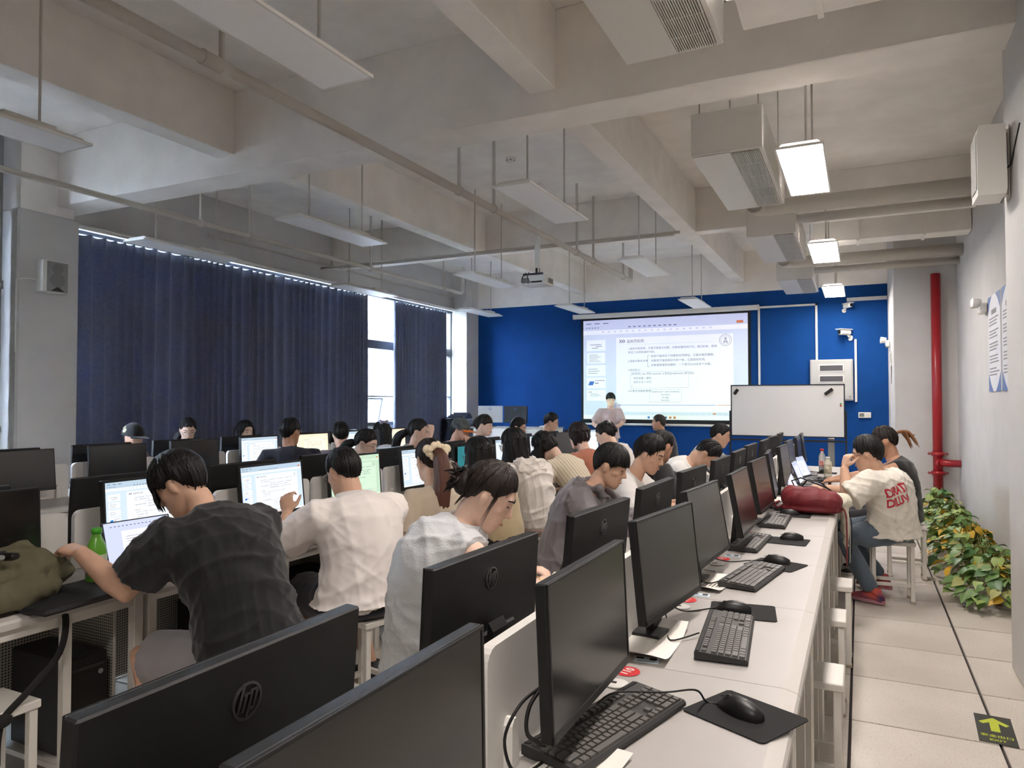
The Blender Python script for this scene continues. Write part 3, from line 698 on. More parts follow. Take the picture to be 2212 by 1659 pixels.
for i in range(9):
    nth = '%s from the camera on the right desk row' % ORD[i]
    x, y, a = pads[i]; put(pad0, 'thin black square mouse pad, '+nth, x, y, DT, a, 'black mouse pads on the desks', 'mouse pad')
    x, y, a = kbs[i]; put(kb_single if i < 2 else kb_plain, 'grey-keyed black wired keyboard, '+nth, x, y, DT, a)
    x, y, a = mice[i]; put(mouse0, 'glossy black wired mouse on its pad, '+nth, x, y, DT+.0026, a)
cable('mouse_cable', 'black mouse cable looping over the nearest keyboard', [(-.57, 1.60, .77), (-.53, 1.64, .80), (-.42, 1.68, .806), (-.36, 1.74, .80), (-.345, 1.79, .757), (-.31, 1.79, .757), (-.29, 1.79, .765)])
cable('keyboard_cable', 'black keyboard cable from the nearest monitor to the nearest keyboard', [(-.585, 1.50, .80), (-.58, 1.45, .757), (-.57, 1.40, .757), (-.585, 1.48, .765), (-.578, 1.55, .77)])
cable('mouse_cable', 'black mouse cable of the second station on the right desk row', [(-.60, 2.45, .80), (-.56, 2.52, .757), (-.48, 2.60, .756), (-.43, 2.63, .762)])
cable('keyboard_cable', 'black keyboard cable under the second monitor of the right desk row', [(-.60, 2.40, .80), (-.57, 2.33, .757), (-.53, 2.20, .756), (-.46, 2.28, .765)])
cable('mouse_cable', 'black mouse cable of the third station on the right desk row', [(-.62, 3.25, .80), (-.55, 3.38, .757), (-.47, 3.44, .757), (-.39, 3.47, .762)])
cable('keyboard_cable', 'black keyboard cable under the third monitor of the right desk row', [(-.62, 3.15, .80), (-.60, 3.02, .757), (-.55, 2.95, .757), (-.49, 3.05, .765)])
cable('power_cable', 'looped black power cable hanging behind the nearest right monitor', [(-.575, 1.34, .92), (-.60, 1.27, .90), (-.62, 1.24, .84), (-.61, 1.27, .765), (-.585, 1.36, .758), (-.58, 1.45, .80)], .0035)
cable('power_cable', 'thick black power cable behind the nearest right monitor', [(-.57, 1.33, .93), (-.59, 1.29, .89), (-.59, 1.28, .84), (-.575, 1.33, .80)], .0045)
for i, (y, x) in enumerate(((1.909, -.581), (2.688, -.587), (3.455, -.589), (4.22, -.585))):
    t = thing('number_sticker', 'round red number sticker on the desk, %s from the camera' % ORD[i], 'sticker', (x, y, DT), R(75), group='round red desk stickers')
    obj('disc', MB().lathe([(.036, 0), (.036, .0006)], 28), M_RED, t)
    vs, fs = text_geo(['110', '111', '112', '113'][i], .034, 'CENTER', .001)
    obj('print', MB().add([(a, b-.012, .0009) for a, b, c in vs], fs), M_PAPER, t, nofix=True)
for i, y in enumerate((2.015, 2.775, 3.54)):
    t = thing('asset_label', 'small printed asset label on the desk, %s from the camera' % ORD[i], 'label', (-.555, y, DT), R(8), group='small printed asset labels')
    obj('card', MB().box((0, 0, .0003), (.07, .05, .0006)), mat('label_blue_white', (205, 222, 232), .6), t)
    obj('print', MB().box((-.02, .012, .0008), (.022, .014, .0003)).box((.018, .010, .0008), (.02, .02, .0003)).box((0, -.014, .0008), (.05, .003, .0003)).box((0, -.006, .0008), (.05, .002, .0003)), M_INK, t)
for i, (x, y) in enumerate(((-.58, 1.811), (-.585, 2.585), (-.59, 3.33))):
    t = thing('cable_grommet', 'round white cable grommet in the desk, %s from the camera' % ORD[i], 'grommet', (x, y, DT), group='white cable grommets')
    obj('rim', MB().lathe([(.032, 0), (.032, .003), (.026, .004)], 24), M_WHITEP, t); obj('slot', MB().box((-.01, 0, .0042), (.022, .012, .001)), M_BLACK, t)
# papers lying under the right-hand monitors
def sheet(label, x, y, rz, w=.21, d=.15, curl=.02, name='paper_sheet', lines=True):
    n = 10; m = MB(); vs = []
    for i in range(n+1):
        for j in range(5):
            u, v = i/n-.5, j/4-.5; z = curl*(max(0, abs(u)-.2)**2)*6*(1+.4*v)+.002*math.sin(9*u+5*v)
            vs.append((u*w, v*d, z+.0022))
    m.add(vs, [(i*5+j, (i+1)*5+j, (i+1)*5+j+1, i*5+j+1) for i in range(n) for j in range(4)], 0, True)
    t = thing(name, label, 'paper', (x, y, DT), R(rz), group='loose papers on the right desk row'); obj('sheet', m, M_PAPER, t, nofix=True)
    if lines:
        l = MB()
        for q in range(9): l.box((-.01, -d*.36+q*d*.085, .0032), (w*.36*(.7+.3*((q*7) % 3)/2), .0022, .0006))
        obj('print', l, M_INK, t)
    return t
sheet('curled printed sheet under the nearest right monitor', -.52, 1.36, 80)
sheet('white plastic sleeve and paper under the second right monitor', -.585, 2.16, 92, .36, .17, .05, lines=False)
sheet('printed paper under the third right monitor', -.56, 2.96, 84, .26, .16, .03)
# ------------------------------------------------------------------ stools
def make_stool():
    t = thing('stool', '', 'stool', (0, 0, 0), group='white square stools')
    obj('seat', MB().box((0, 0, .434), (.30, .23, .03), bev=.004), M_WHITE, t)
    for sx in (-1, 1):
        for sy in (-1, 1):
            lg = obj('leg', MB().box((sx*.128, sy*.093, .212), (.028, .028, .412), bev=.002), M_WHITE, t)
            obj('foot_cap', MB().box((sx*.128, sy*.093, .009), (.034, .034, .018), bev=.003), mat('beige_plastic', (176, 164, 146), .6), lg)
        obj('rail', MB().box((sx*.128, 0, .10), (.024, .16, .024)), M_WHITE, t)
    for sy in (-1, 1): obj('rail', MB().box((0, sy*.093, .13), (.23, .022, .022)), M_WHITE, t)
    return t
stool0 = make_stool()
def stool(label, x, y, rz=0): return put(stool0, label, x, y, 0, rz)
for i, (x, y) in enumerate(((-.235, 1.18), (-.22, 1.95), (-.215, 3.02), (-.22, 3.85), (-.20, 4.55))):
    stool('empty white stool tucked under the right desk row, %s from the camera' % ORD[i], x, y, 90*0)
# ================================================================== people
SKIN = {}
def skin_mat(tone):
    if tone not in SKIN:
        base = {'light': (228, 192, 170), 'mid': (214, 172, 146), 'tan': (192, 146, 118)}[tone]
        SKIN[tone] = mat('skin_'+tone, base, 0.55, spec=0.35, noise=0.05, nscale=30)
    return SKIN[tone]
def hair_mat(name, rgb):
    return mat('hair_'+name, rgb, 0.5, spec=0.35, bump=0.9, bscale=55, stretch=(1, 1, .12))
H_BLACK = hair_mat('black', (20, 18, 18)); H_DARK = hair_mat('dark_brown', (38, 30, 27)); H_BROWN = hair_mat('brown', (92, 60, 48)); H_OCHRE = hair_mat('ochre', (128, 84, 52))
M_EYE = mat('eye_dark', (24, 20, 18), .3); M_LIP = mat('lips', (192, 132, 118), .5); M_GLS = mat('spectacle_wire', (120, 118, 116), .3, metal=.6); M_GLSB = mat('spectacle_black', (24, 24, 24), .35)
def cloth(name, rgb, **kw): return mat('cloth_'+name, rgb, kw.pop('rough', .85), sheen=.25, bump=kw.pop('bump', .12), bscale=kw.pop('bscale', 380), noise=kw.pop('noise', .04), nscale=kw.pop('nscale', 6), **kw)

def loft(m, secs, n=20, mi=0):
    """secs: list of (centre, axis_a, axis_b, ra, rb); closed ends"""
    vs = []
    for c, a, b, ra, rb in secs:
        for j in range(n):
            t = 2*math.pi*j/n; ct, st = math.cos(t), math.sin(t)
            vs.append(c+a*(ra*ct)+b*(rb*st))
    k = len(secs); fs = [(i*n+j, i*n+(j+1) % n, (i+1)*n+(j+1) % n, (i+1)*n+j) for i in range(k-1) for j in range(n)]
    fs += [tuple(range(n))[::-1], tuple((k-1)*n+j for j in range(n))]
    m.add(vs, fs, mi, True)
def limb(m, pts, rad, n=14, rounded=True, ell=1.0):
    P = [Vector(p) for p in pts]; secs = []; k = len(P)
    d = (P[1]-P[0]).normalized(); a = d.orthogonal().normalized()
    if rounded:
        for s_ in (.35, .75): secs.append((P[0]-d*rad[0]*(1-s_)*.9, None, None, rad[0]*s_*1.05, 0))
    for i in range(k): secs.append((P[i], None, None, rad[i], 0))
    d2 = (P[-1]-P[-2]).normalized()
    if rounded:
        for s_ in (.75, .35): secs.append((P[-1]+d2*rad[-1]*(1-s_)*.9, None, None, rad[-1]*s_*1.05, 0))
    out = []; C_ = [s_[0] for s_ in secs]
    for i, (c, _, _, r, _) in enumerate(secs):
        t = (C_[min(i+1, len(C_)-1)]-C_[max(i-1, 0)]).normalized()
        a = a-t*a.dot(t); a = a.normalized(); b = t.cross(a); out.append((c, a, b, r, r*ell))
    loft(m, out, n)
def remeshed(mb, voxel, smooth, name='m', fac=.5):
    me = mb.mesh(name, M_WHITE); fix(me); o = bpy.data.objects.new('tmp', me); TMP.objects.link(o)
    r = o.modifiers.new('r', 'REMESH'); r.mode = 'VOXEL'; r.voxel_size = voxel; r.use_smooth_shade = True
    if smooth: s_ = o.modifiers.new('s', 'SMOOTH'); s_.factor = fac; s_.iterations = smooth
    dg = bpy.context.evaluated_depsgraph_get(); out = bpy.data.meshes.new_from_object(o.evaluated_get(dg))
    bpy.data.objects.remove(o); bpy.data.meshes.remove(me); out.materials.clear(); out.name = name
    return out
def displace(me, fn):
    n = len(me.vertices); co = np.empty(n*3); me.vertices.foreach_get('co', co); co = co.reshape(-1, 3)
    no = np.empty(n*3); me.vertices.foreach_get('normal', no); no = no.reshape(-1, 3)
    co += no*fn(co, no)[:, None]; me.vertices.foreach_set('co', co.ravel()); me.update()
def folds(seed, amp, scale=26.0, zdir=.6):
    r = np.random.default_rng(seed); W = []
    for i in range(12):
        d = r.normal(size=3); d[2] = d[2]*.7+zdir; d /= np.linalg.norm(d); f = scale*(1.1+2.4*(i % 6)/5)
        W.append((d*f, r.random()*6.28, r.normal(size=3)*9, 1.0/(1+.35*(i % 6))))
    def fn(co, no):
        out = np.zeros(len(co))
        for k, ph, w, a in W:
            warp = 1.6*np.sin(co@w+ph*1.7)
            gate = np.clip(np.sin(co@(w*.8)+ph*2.3)*1.4, 0, 1)
            out += a*gate*((1-np.abs(np.sin(co@k*.5+ph+warp)))**2-.3)
        return out*amp*.9
    return fn
def ik(S, W, a, b, hint):
    d = W-S; L = d.length
    if L > (a+b)*.995: W = S+d*((a+b)*.995/L); d = W-S; L = d.length
    x = (a*a-b*b+L*L)/(2*L); h = math.sqrt(max(a*a-x*x, 1e-6)); u = d/L; hh = hint-u*hint.dot(u); hh = hh.normalized()
    return S+u*x+hh*h, W
def rot_from(fwd, up):
    y = fwd.normalized(); x = y.cross(up).normalized(); z = x.cross(y); return Matrix((x, y, z)).transposed()
def hand_blobs(m, W, D, N, side, curl=30, sc=1.0, spread=6):
    """W wrist, D pointing direction, N palm direction; side +1 = right hand"""
    D = D.normalized(); N = (N-D*N.dot(D)).normalized(); S = D.cross(N)*side            # S points towards the thumb side
    S = S.normalized()
    A = N
    loft(m, [(W-D*.012*sc, S, A, .024*sc, .019*sc), (W+D*.015*sc, S, A, .031*sc, .018*sc), (W+D*.05*sc, S, A, .040*sc, .016*sc), (W+D*.083*sc, S, A, .041*sc, .0145*sc), (W+D*.094*sc, S, A, .036*sc, .010*sc)], 14)
    for i, (o, ln) in enumerate(((.030, .072), (.010, .080), (-.010, .074), (-.029, .058))):
        p = W+D*.082*sc+S*o*sc; r = (.0088-.0006*i)*sc; pts = [p]; ang = R(curl*.55); dirv = (D+S*math.tan(R(spread))*(o/.03)).normalized()
        for q, f_ in enumerate((.45, .32, .27)):
            dd = (dirv*math.cos(ang)+N*math.sin(ang)).normalized(); p = p+dd*ln*f_*sc; pts.append(p); ang += R(curl*(1.0 if q == 0 else .8))
        limb(m, pts, [r, r*1.02, r*.92, r*.74], 8)
    p = W+D*.022*sc+S*.026*sc; d1 = (D*.62+S*.62+N*.45).normalized(); d2 = (D*.85+S*.22+N*.45).normalized()
    limb(m, [p, p+d1*.036*sc, p+d1*.036*sc+d2*.034*sc, p+d1*.036*sc+d2*.062*sc], [.0135*sc, .0115*sc, .0098*sc, .0075*sc], 8)
HEADSEC = [(-.116, .060, .018, .016), (-.108, .052, .034, .034), (-.092, .038, .047, .054), (-.070, .024, .056, .070), (-.045, .012, .063, .082), (-.018, .004, .068, .090), (.012, 0, .0725, .095),
           (.042, -.004, .0745, .097), (.070, -.008, .070, .091), (.094, -.010, .056, .073), (.110, -.012, .034, .046), (.117, -.012, .014, .02)]
def head_blobs(m, T):
    X = T.to_3x3() @ Vector((1, 0, 0)); Y = T.to_3x3() @ Vector((0, 1, 0))
    loft(m, [(T @ Vector((0, y, z)), X, Y, w, d) for z, y, w, d in HEADSEC], 24)
    P = lambda x, y, z: T @ Vector((x, y, z))
    limb(m, [P(0, .086, .030), P(0, .096, .008), P(0, .107, -.014), P(0, .108, -.022)], [.006, .0085, .0115, .0115], 10)
    for s in (-1, 1):
        limb(m, [P(s*.009, .094, -.022), P(s*.011, .099, -.021)], [.0075, .007], 8)
        limb(m, [P(s*.012, .090, .036), P(s*.034, .083, .040), P(s*.050, .066, .036)], [.006, .0065, .005], 8)     # brow
        limb(m, [P(s*.040, .060, -.012), P(s*.052, .040, -.014)], [.020, .018], 8)                               # cheek
        rt = T.to_3x3()
        m.ell(P(s*.0735, -.008, -.004), (.007, .017, .029), 10, 8, rot=rt @ Matrix.Rotation(s*R(-18), 3, 'Z') @ Matrix.Rotation(R(-10), 3, 'X'))
        m.ell(P(s*.0785, -.014, .006), (.006, .013, .020), 10, 8, rot=rt @ Matrix.Rotation(s*R(-25), 3, 'Z') @ Matrix.Rotation(R(-10), 3, 'X'))
    limb(m, [P(-.018, .086, -.054), P(0, .093, -.053), P(.018, .086, -.054)], [.005, .0075, .005], 8)
    limb(m, [P(-.015, .084, -.065), P(0, .090, -.066), P(.015, .084, -.065)], [.005, .0075, .005], 8)
    limb(m, [P(0, .066, -.100), P(0, .070, -.094)], [.017, .016], 8)                                               # chin
HC = Vector((0, -.006, .010)); HR = (.079, .099, .112)
def cyc(tab, az):
    az = (math.degrees(az)) % 360; tab = sorted(tab)
    for i in range(len(tab)):
        a0, v0 = tab[i]; a1, v1 = tab[(i+1) % len(tab)]
        if i == len(tab)-1: a1 += 360
        if a0 <= az <= a1: t = (az-a0)/(a1-a0); t = t*t*(3-2*t); return v0+(v1-v0)*t
    return tab[0][1]
LINES = {  # hairline polar angle (deg from crown) by azimuth; 0 front, 90 right, 180 back
    'short': [(0, 55), (30, 57), (50, 67), (64, 82), (74, 90), (86, 80), (102, 84), (118, 106), (150, 122), (180, 127), (210, 122), (242, 106), (258, 84), (274, 80), (286, 90), (296, 82), (310, 67), (330, 57)],
    'fringe': [(0, 77), (30, 76), (50, 78), (64, 84), (74, 92), (86, 80), (102, 84), (118, 106), (150, 123), (180, 128), (210, 123), (242, 106), (258, 84), (274, 80), (286, 92), (296, 84), (310, 78), (330, 76)],
    'long': [(0, 54), (30, 60), (55, 92), (75, 118), (105, 128), (180, 132), (255, 128), (285, 118), (305, 92), (330, 60)],
    'up': [(0, 57), (35, 60), (58, 74), (72, 86), (84, 79), (100, 82), (116, 104), (150, 120), (180, 124), (210, 120), (244, 104), (260, 82), (276, 79), (288, 86), (302, 74), (325, 60)]}
def hair_dir(az, th): return Vector((math.sin(th)*math.sin(az), math.sin(th)*math.cos(az), math.cos(th)))
def shrink(style, th): return 1.0 if style == 'long' else 1-.13*min(1, max(0, (math.degrees(th)-78)/40))
def hair_cap(m, style, thick, seed, lift=1.0, top=0.0):
    n, k = 56, 16; r = random.Random(seed); ph = [r.random()*6.28 for _ in range(6)]; vs = []
    for i in range(k+1):
        for j in range(n):
            az = 2*math.pi*j/n; lim = R(cyc(LINES[style], az)); u = i/k; th = lim*u
            if i == k: tk = -.004
            else:
                fa = max(0, math.cos(az)); edge = {'fringe': .86-.55*fa**.5, 'long': .35}.get(style, .86)
                tk = thick*(1-edge*u**2.0)*lift+top*max(0, math.cos(th))
                tk += (.0035*math.sin(9*az+ph[0]+2*u)+.0028*math.sin(17*az+ph[1]-3*u)+.002*math.sin(29*az+ph[2]))*min(1, 2.4*u)
            d = hair_dir(az, th); q = shrink(style, th); p = HC+Vector((d.x*(HR[0]*q+tk), d.y*(HR[1]*q+tk), d.z*(HR[2]+tk)))
            vs.append(p)
    m.add(vs, [(i*n+j, (i+1)*n+j, (i+1)*n+(j+1) % n, i*n+(j+1) % n) for i in range(k) for j in range(n)], 0, True)
def strands(m, style, thick, seed, count, over=8, length=1.0, crown=(170, 18), w=.0045, lift=0.0):
    r = random.Random(seed+1); ca, ct = R(crown[0]), R(crown[1])
    for q in range(count):
        az = r.random()*2*math.pi; lim = R(cyc(LINES[style], az)+r.uniform(-15, over)); t0 = r.uniform(.05, .55); pts = []; rad = []
        daz = r.uniform(-.25, .25)
        for i in range(7):
            u = t0+(1-t0)*i/6*length; th = lim*u; a = az+daz*(u-t0)
            fa = max(0, math.cos(a)); edge = {'fringe': .86-.55*fa**.5, 'long': .35}.get(style, .86)
            tk = thick*(1-edge*min(1, u)**2)+.0005+.0035*r.random()*(1-.6*u)+lift*u*u; d = hair_dir(a, th)
            q_ = shrink(style, th); pts.append(HC+Vector((d.x*(HR[0]*q_+tk), d.y*(HR[1]*q_+tk), d.z*(HR[2]+tk)))); rad.append(w*(1-.8*(i/6)**2)*(.6 if i == 0 else 1))
        m.tube(pts, rad, 5, 0, True, True)
def hair_curtain(m, T, drop, L, spread, seed, a0=62, a1=298, thick=.028, wave=.006, back=None):
    """long hair hanging from the head; drop: world direction; T head transform; output in world space"""
    n, k = 46, 14; r = random.Random(seed); ph = [r.random()*6.28 for _ in range(5)]; outer = []; inner = []
    cen = T @ Vector((0, -.03, -.02))
    for i in range(k+1):
        v = i/k
        for j in range(n+1):
            az = R(a0+(a1-a0)*j/n); d = hair_dir(az, R(88)); tk = thick
            p = T @ (HC+Vector((d.x*(HR[0]+tk), d.y*(HR[1]+tk), d.z*(HR[2]+tk)+.03)))
            Lj = L*(1+.06*math.sin(7*az+ph[3])+.04*math.sin(19*az+ph[4]))
            q = p+drop*Lj*v; c2 = cen+drop*Lj*v
            q = c2+(q-c2)*(1+(spread-1)*v)+(q-c2).normalized()*(wave*math.sin(13*az+ph[0]+4*v)+.5*wave*math.sin(27*az+ph[1])+.012*v*math.sin(3*az+ph[2]+2.5*v))
            if back is not None: q = q+back*v*v
            outer.append(q); inner.append(q+(c2-q).normalized()*(.022 if i < k else .006))
    N = n+1; vs = outer+inner; o = len(outer); fs = []
    for i in range(k):
        for j in range(n):
            fs.append((i*N+j, i*N+j+1, (i+1)*N+j+1, (i+1)*N+j)); fs.append((o+i*N+j, o+(i+1)*N+j, o+(i+1)*N+j+1, o+i*N+j+1))
    for i in range(k): fs.append((i*N, (i+1)*N, o+(i+1)*N, o+i*N)); fs.append((i*N+n, o+i*N+n, o+(i+1)*N+n, (i+1)*N+n))
    for j in range(n): fs.append((k*N+j, k*N+j+1, o+k*N+j+1, o+k*N+j)); fs.append((j, o+j, o+j+1, j+1))
    m.add(vs, fs, 0, True)
def lock(m, pts, r0, seed, n=18, prof=None, ridges=.14):
    """a thick tress: tube with ridged section along world points"""
    P = [Vector(p) for p in pts]; out = []
    for i in range(len(P)-1):
        p0, p1, p2, p3 = P[max(i-1, 0)], P[i], P[i+1], P[min(i+2, len(P)-1)]
        for q in range(5): t = q/5; out.append(.5*((2*p1)+(p2-p0)*t+(2*p0-5*p1+4*p2-p3)*t*t+(3*p1-p0-3*p2+p3)*t**3))
    out.append(P[-1]); k = len(out); rr = random.Random(seed); ph = [rr.random()*6.28 for _ in range(3)]
    prof = prof or (lambda u: .55+.6*math.sin(math.pi*min(1, u*1.15))**.7 if u < .85 else max(.05, 1.0*(1-u)/.15*.75))
    a = (out[1]-out[0]).normalized().orthogonal(); vs = []
    for i, p in enumerate(out):
        d = (out[min(i+1, k-1)]-out[max(i-1, 0)]).normalized(); a = (a-d*a.dot(d)).normalized(); b = d.cross(a)
        for j in range(n):
            t = 2*math.pi*j/n; r = r0*prof(i/(k-1))*(1+ridges*math.sin(5*t+ph[0]+i*.12)+ridges*.6*math.sin(9*t+ph[1]))
            vs.append(p+(a*math.cos(t)+b*math.sin(t))*r)
    fs = [(i*n+j, i*n+(j+1) % n, (i+1)*n+(j+1) % n, (i+1)*n+j) for i in range(k-1) for j in range(n)]+[tuple(range(n))[::-1], tuple((k-1)*n+j for j in range(n))]
    m.add(vs, fs, 0, True)

NEAR = .0068; FAR = .0122
def person(label, hip, face, head, look, pitch, roll=0, b=1.0, tone='mid', near=False, shirt=None, sleeve=.5, loose=.016, slouch=.05,
           hands=None, hair=('short', H_BLACK), trousers=None, shorts=False, shoes=None, standing=False, knees=None, ankles=None, glasses=None, hem=.0,
           hood=False, collar=None, fold=.006, female=False, seat=.45, extra=None, fine_shirt=None, curl=35, neckline=0.0):
    F = Vector((math.cos(R(face)), math.sin(R(face)), 0)); Rr = Vector((F.y, -F.x, 0)); up = Vector((0, 0, 1))
    vox = NEAR if near else FAR
    hz = seat+.088 if not standing else .93*standing
    P0 = Vector((hip[0], hip[1], hz)); Hc = Vector(head)
    lf = Vector((math.cos(R(look))*math.cos(R(pitch)), math.sin(R(look))*math.cos(R(pitch)), -math.sin(R(pitch))))
    HRm = rot_from(lf, up) @ Matrix.Rotation(R(roll), 3, 'Y'); T = Matrix.Translation(Hc) @ HRm.to_4x4()
    nb = T @ Vector((0, -.03, -.085)); tdir = (nb-P0).normalized(); N = nb-tdir*.065
    Mid = P0*.45+N*.55-F*slouch
    def spine(t):
        if t < 0: return P0+(Mid-P0).normalized()*t*.5*(-1 if False else 1)
        return P0*((1-t)**2)+((Mid*2-P0*.5-N*.5)*(2*t*(1-t)))+N*t*t
    def sec(t, w, d, off=0.0, ex=0.0):
        c = spine(t); tg = (spine(min(t+.05, 1.05))-spine(max(t-.05, -.08))).normalized(); f = tg.cross(Rr)*-1
        f = f if f.dot(F) > 0 else -f
        return (c+f*off, Rr, f, w*b+ex, d*b+ex)
    fw = .93 if female else 1.0
    TS = [(-.10, .145, .115, .0), (0, .172, .128, 0), (.15, .165*(1.0 if not female else .97), .122, 0), (.32, .150*fw, .112, .005), (.5, .158*fw, .118, .008), (.68, .174*fw, .122, .006), (.80, .180*fw, .112, .0), (.88, .158*fw, .096, 0), (.95, .105, .076, .0), (1.0, .062, .06, 0)]
    body = MB(); loft(body, [sec(t, w*.95, d*.95, o) for t, w, d, o in TS])
    limb(body, [spine(.93), N, nb, T @ Vector((0, -.022, -.05))], [.062*b**.5, .056, .054, .056], 14)
    head_blobs(body, T)
    root = thing('person', label, 'person', (hip[0], hip[1], 0), group='people in the classroom'); inv = Matrix.Translation(Vector((-hip[0], -hip[1], 0)))
    sh = MB(); E_ = loose
    if neckline: loft(sh, [sec(t, w, d, o, E_) for t, w, d, o in TS[:-1]]+[sec(.975, .085, .070, 0, .008)])
    else: loft(sh, [sec(t, w, d, o, E_) for t, w, d, o in TS[:-1]]+[sec(.985, .072, .066, 0, .010)])
    if hem:
        c = spine(-.10); loft(sh, [(P0-up*hem, Rr, F, .20*b+E_, .15*b+E_), (P0, Rr, F, .178*b+E_, .135*b+E_), (P0+up*.05, Rr, F, .172*b+E_, .13*b+E_)])
    hands = hands or {}
    la, lb = .285*(b**.35), .255*(b**.35)
    if female: la, lb = .265, .24
    for side, nm in ((-1, 'L'), (1, 'R')):
        S = spine(.845)+Rr*side*.168*b*fw
        h = hands.get(nm)
        if h is None: h = {'w': S+F*.30-up*.26-Rr*side*.02, 'e': Rr*side*.6-up-F*.3}
        W = Vector(h['w']); hint = Vector(h.get('e', Rr*side*.7-up*.8-F*.2)); E, W = ik(S, W, la, lb, hint)
        if 'E' in h: E = Vector(h['E']); W = Vector(h['w'])
        D = Vector(h['d']) if 'd' in h else (W-E); Np = Vector(h.get('n', (0, 0, -1)))
        if 'd' in h and h.get('mix', 0): D = D.normalized()*(1-h['mix'])+(W-E).normalized()*h['mix']
        ab = b**.6*(.88 if female else 1)
        limb(body, [S, S.lerp(E, .35), S.lerp(E, .7), E, E.lerp(W, .25), E.lerp(W, .65), W], [.056*ab, .051*ab, .045*ab, .040*ab, .042*ab, .034*ab, .0255*ab], 14)
        hand_blobs(body, W, D, Np, side, h.get('c', curl), 1.0 if not female else .92)
        if sleeve > 0:
            U = E if sleeve >= 1 else S.lerp(E, min(1, sleeve*1.5)); ex = E_*.9
            I = spine(.80)+Rr*side*.09*b
            if sleeve < 1: pts = [I, S, S.lerp(U, .5), U]; rr = [.075*ab+ex, .066*ab+ex, .062*ab+ex*1.25, .062*ab+ex*1.5]
            else:
                U2 = E.lerp(W, min(1.0, sleeve-1+.02) if sleeve < 2 else .94)
                pts = [I, S, S.lerp(E, .5), E, E.lerp(U2, .5), U2]; rr = [.075*ab+ex, .066*ab+ex, .058*ab+ex, .050*ab+ex, .046*ab+ex, .040*ab+ex]
            limb(sh, pts, rr, 16, rounded=False)
        else:
            I = spine(.82)+Rr*side*.09*b; limb(sh, [I, S.lerp(I, .25), S+(E-S)*.10], [.080*b, .072*ab+E_*.8, .064*ab+E_*.8], 14, rounded=False)
    # legs
    lg = MB(); le = .014
    kn, an = [], []
    for i, side in enumerate((-1, 1)):
        Hp = P0+Rr*side*.088*b-up*.01
        if standing: K = Hp+Vector((0, 0, -.42*standing))+F*.03+Rr*side*.01; A = K+Vector((0, 0, -.43*standing+.0))-F*.03; A.z = .085
        else:
            K = Vector(knees[i]) if knees else P0+F*.42+Rr*side*.13-up*.035
            A = Vector(ankles[i]) if ankles else Vector((K.x, K.y, .09))-F*.10
        kn.append(K); an.append(A)
        limb(body, [Hp, Hp.lerp(K, .5), K, K.lerp(A, .35), A], [.078*b, .068*b, .052*b**.5, .050*b**.5, .034], 12)
        if shorts: limb(lg, [Hp-(K-Hp).normalized()*.02, Hp.lerp(K, .5), Hp.lerp(K, .86)], [.094*b, .088*b, .088*b], 16, rounded=False)
        else: limb(lg, [Hp-(K-Hp).normalized()*.02, Hp.lerp(K, .5), K, K.lerp(A, .4), A+(K-A)*.04], [.094*b, .084*b, .072*b**.5, .066, .060], 16)
        # shoe
        fd = (F if not (ankles and len(ankles) > 2) else Vector(ankles[2])).normalized(); sd = Vector((fd.y, -fd.x, 0)); A0 = Vector((A.x, A.y, 0))
        lift = A.z-.09
        sm = MB(); base = A0+up*(lift)
        loft(sm, [(base-fd*.085+up*.028, sd, up, .030, .026), (base-fd*.06+up*.038, sd, up, .037, .036), (base+up*.045, sd, up, .040, .044), (base+fd*.06+up*.035, sd, up, .045, .034), (base+fd*.12+up*.026, sd, up, .044, .025), (base+fd*.165+up*.022, sd, up, .030, .019), (base+fd*.18+up*.02, sd, up, .012, .012)], 14, 0)
        loft(sm, [(base-fd*.08+up*.04, sd, fd, .030, .02), (base-fd*.03+up*.075, sd, fd, .040, .045), (base-fd*.02+up*.11, sd, fd, .042, .046)], 12, 0)
        sm.prism([(0, 0)], 'z', 0, 0) if False else None
        so = MB(); poly = [(-.092, -.022), (-.098, 0), (-.092, .022), (-.04, .034), (.05, .043), (.12, .043), (.17, .028), (.186, 0), (.17, -.028), (.12, -.043), (.05, -.043), (-.04, -.034)]
        so.add([tuple(base+fd*x+sd*y+up*z) for z in (.0, .024) for x, y in poly], [tuple(range(12))[::-1], tuple(range(12, 24))]+[(q, (q+1) % 12, 12+(q+1) % 12, 12+q) for q in range(12)])
        up_c, so_c = shoes or (mat('shoe_black', (26, 26, 28), .6), mat('shoe_sole', (200, 196, 188), .6))
        s_o = obj('shoe', sm.xform(inv), up_c, root); obj('sole', so.xform(inv), so_c, s_o)
    loft(lg, [(P0-up*.085, Rr, F, .15*b, .11*b), (P0-up*.05, Rr, F, .172*b+le, .13*b+le), (P0+up*.02, Rr, F, .172*b+le, .13*b+le), (P0+(Mid-P0)*.25, Rr, F, .165*b+le*.5, .122*b+le*.5)], 20)
    bm_ = remeshed(body.xform(inv), vox, 3, 'body'); bm_.materials.append(skin_mat(tone)); obj('body', bm_, None, root)
    shm = remeshed(sh.xform(inv), .009 if near else .0145, 5 if near else 4, 'shirt', .55)
    displace(shm, folds(len(label), fold)); shm.materials.append(shirt); so_ = obj('shirt', shm, None, root)
    lm = remeshed(lg.xform(inv), .011 if near else .015, 4, 'trousers'); displace(lm, folds(len(label)+3, .005)); lm.materials.append(trousers or cloth('black', (24, 24, 28))); obj('trousers', lm, None, root)
    Ti = inv @ T
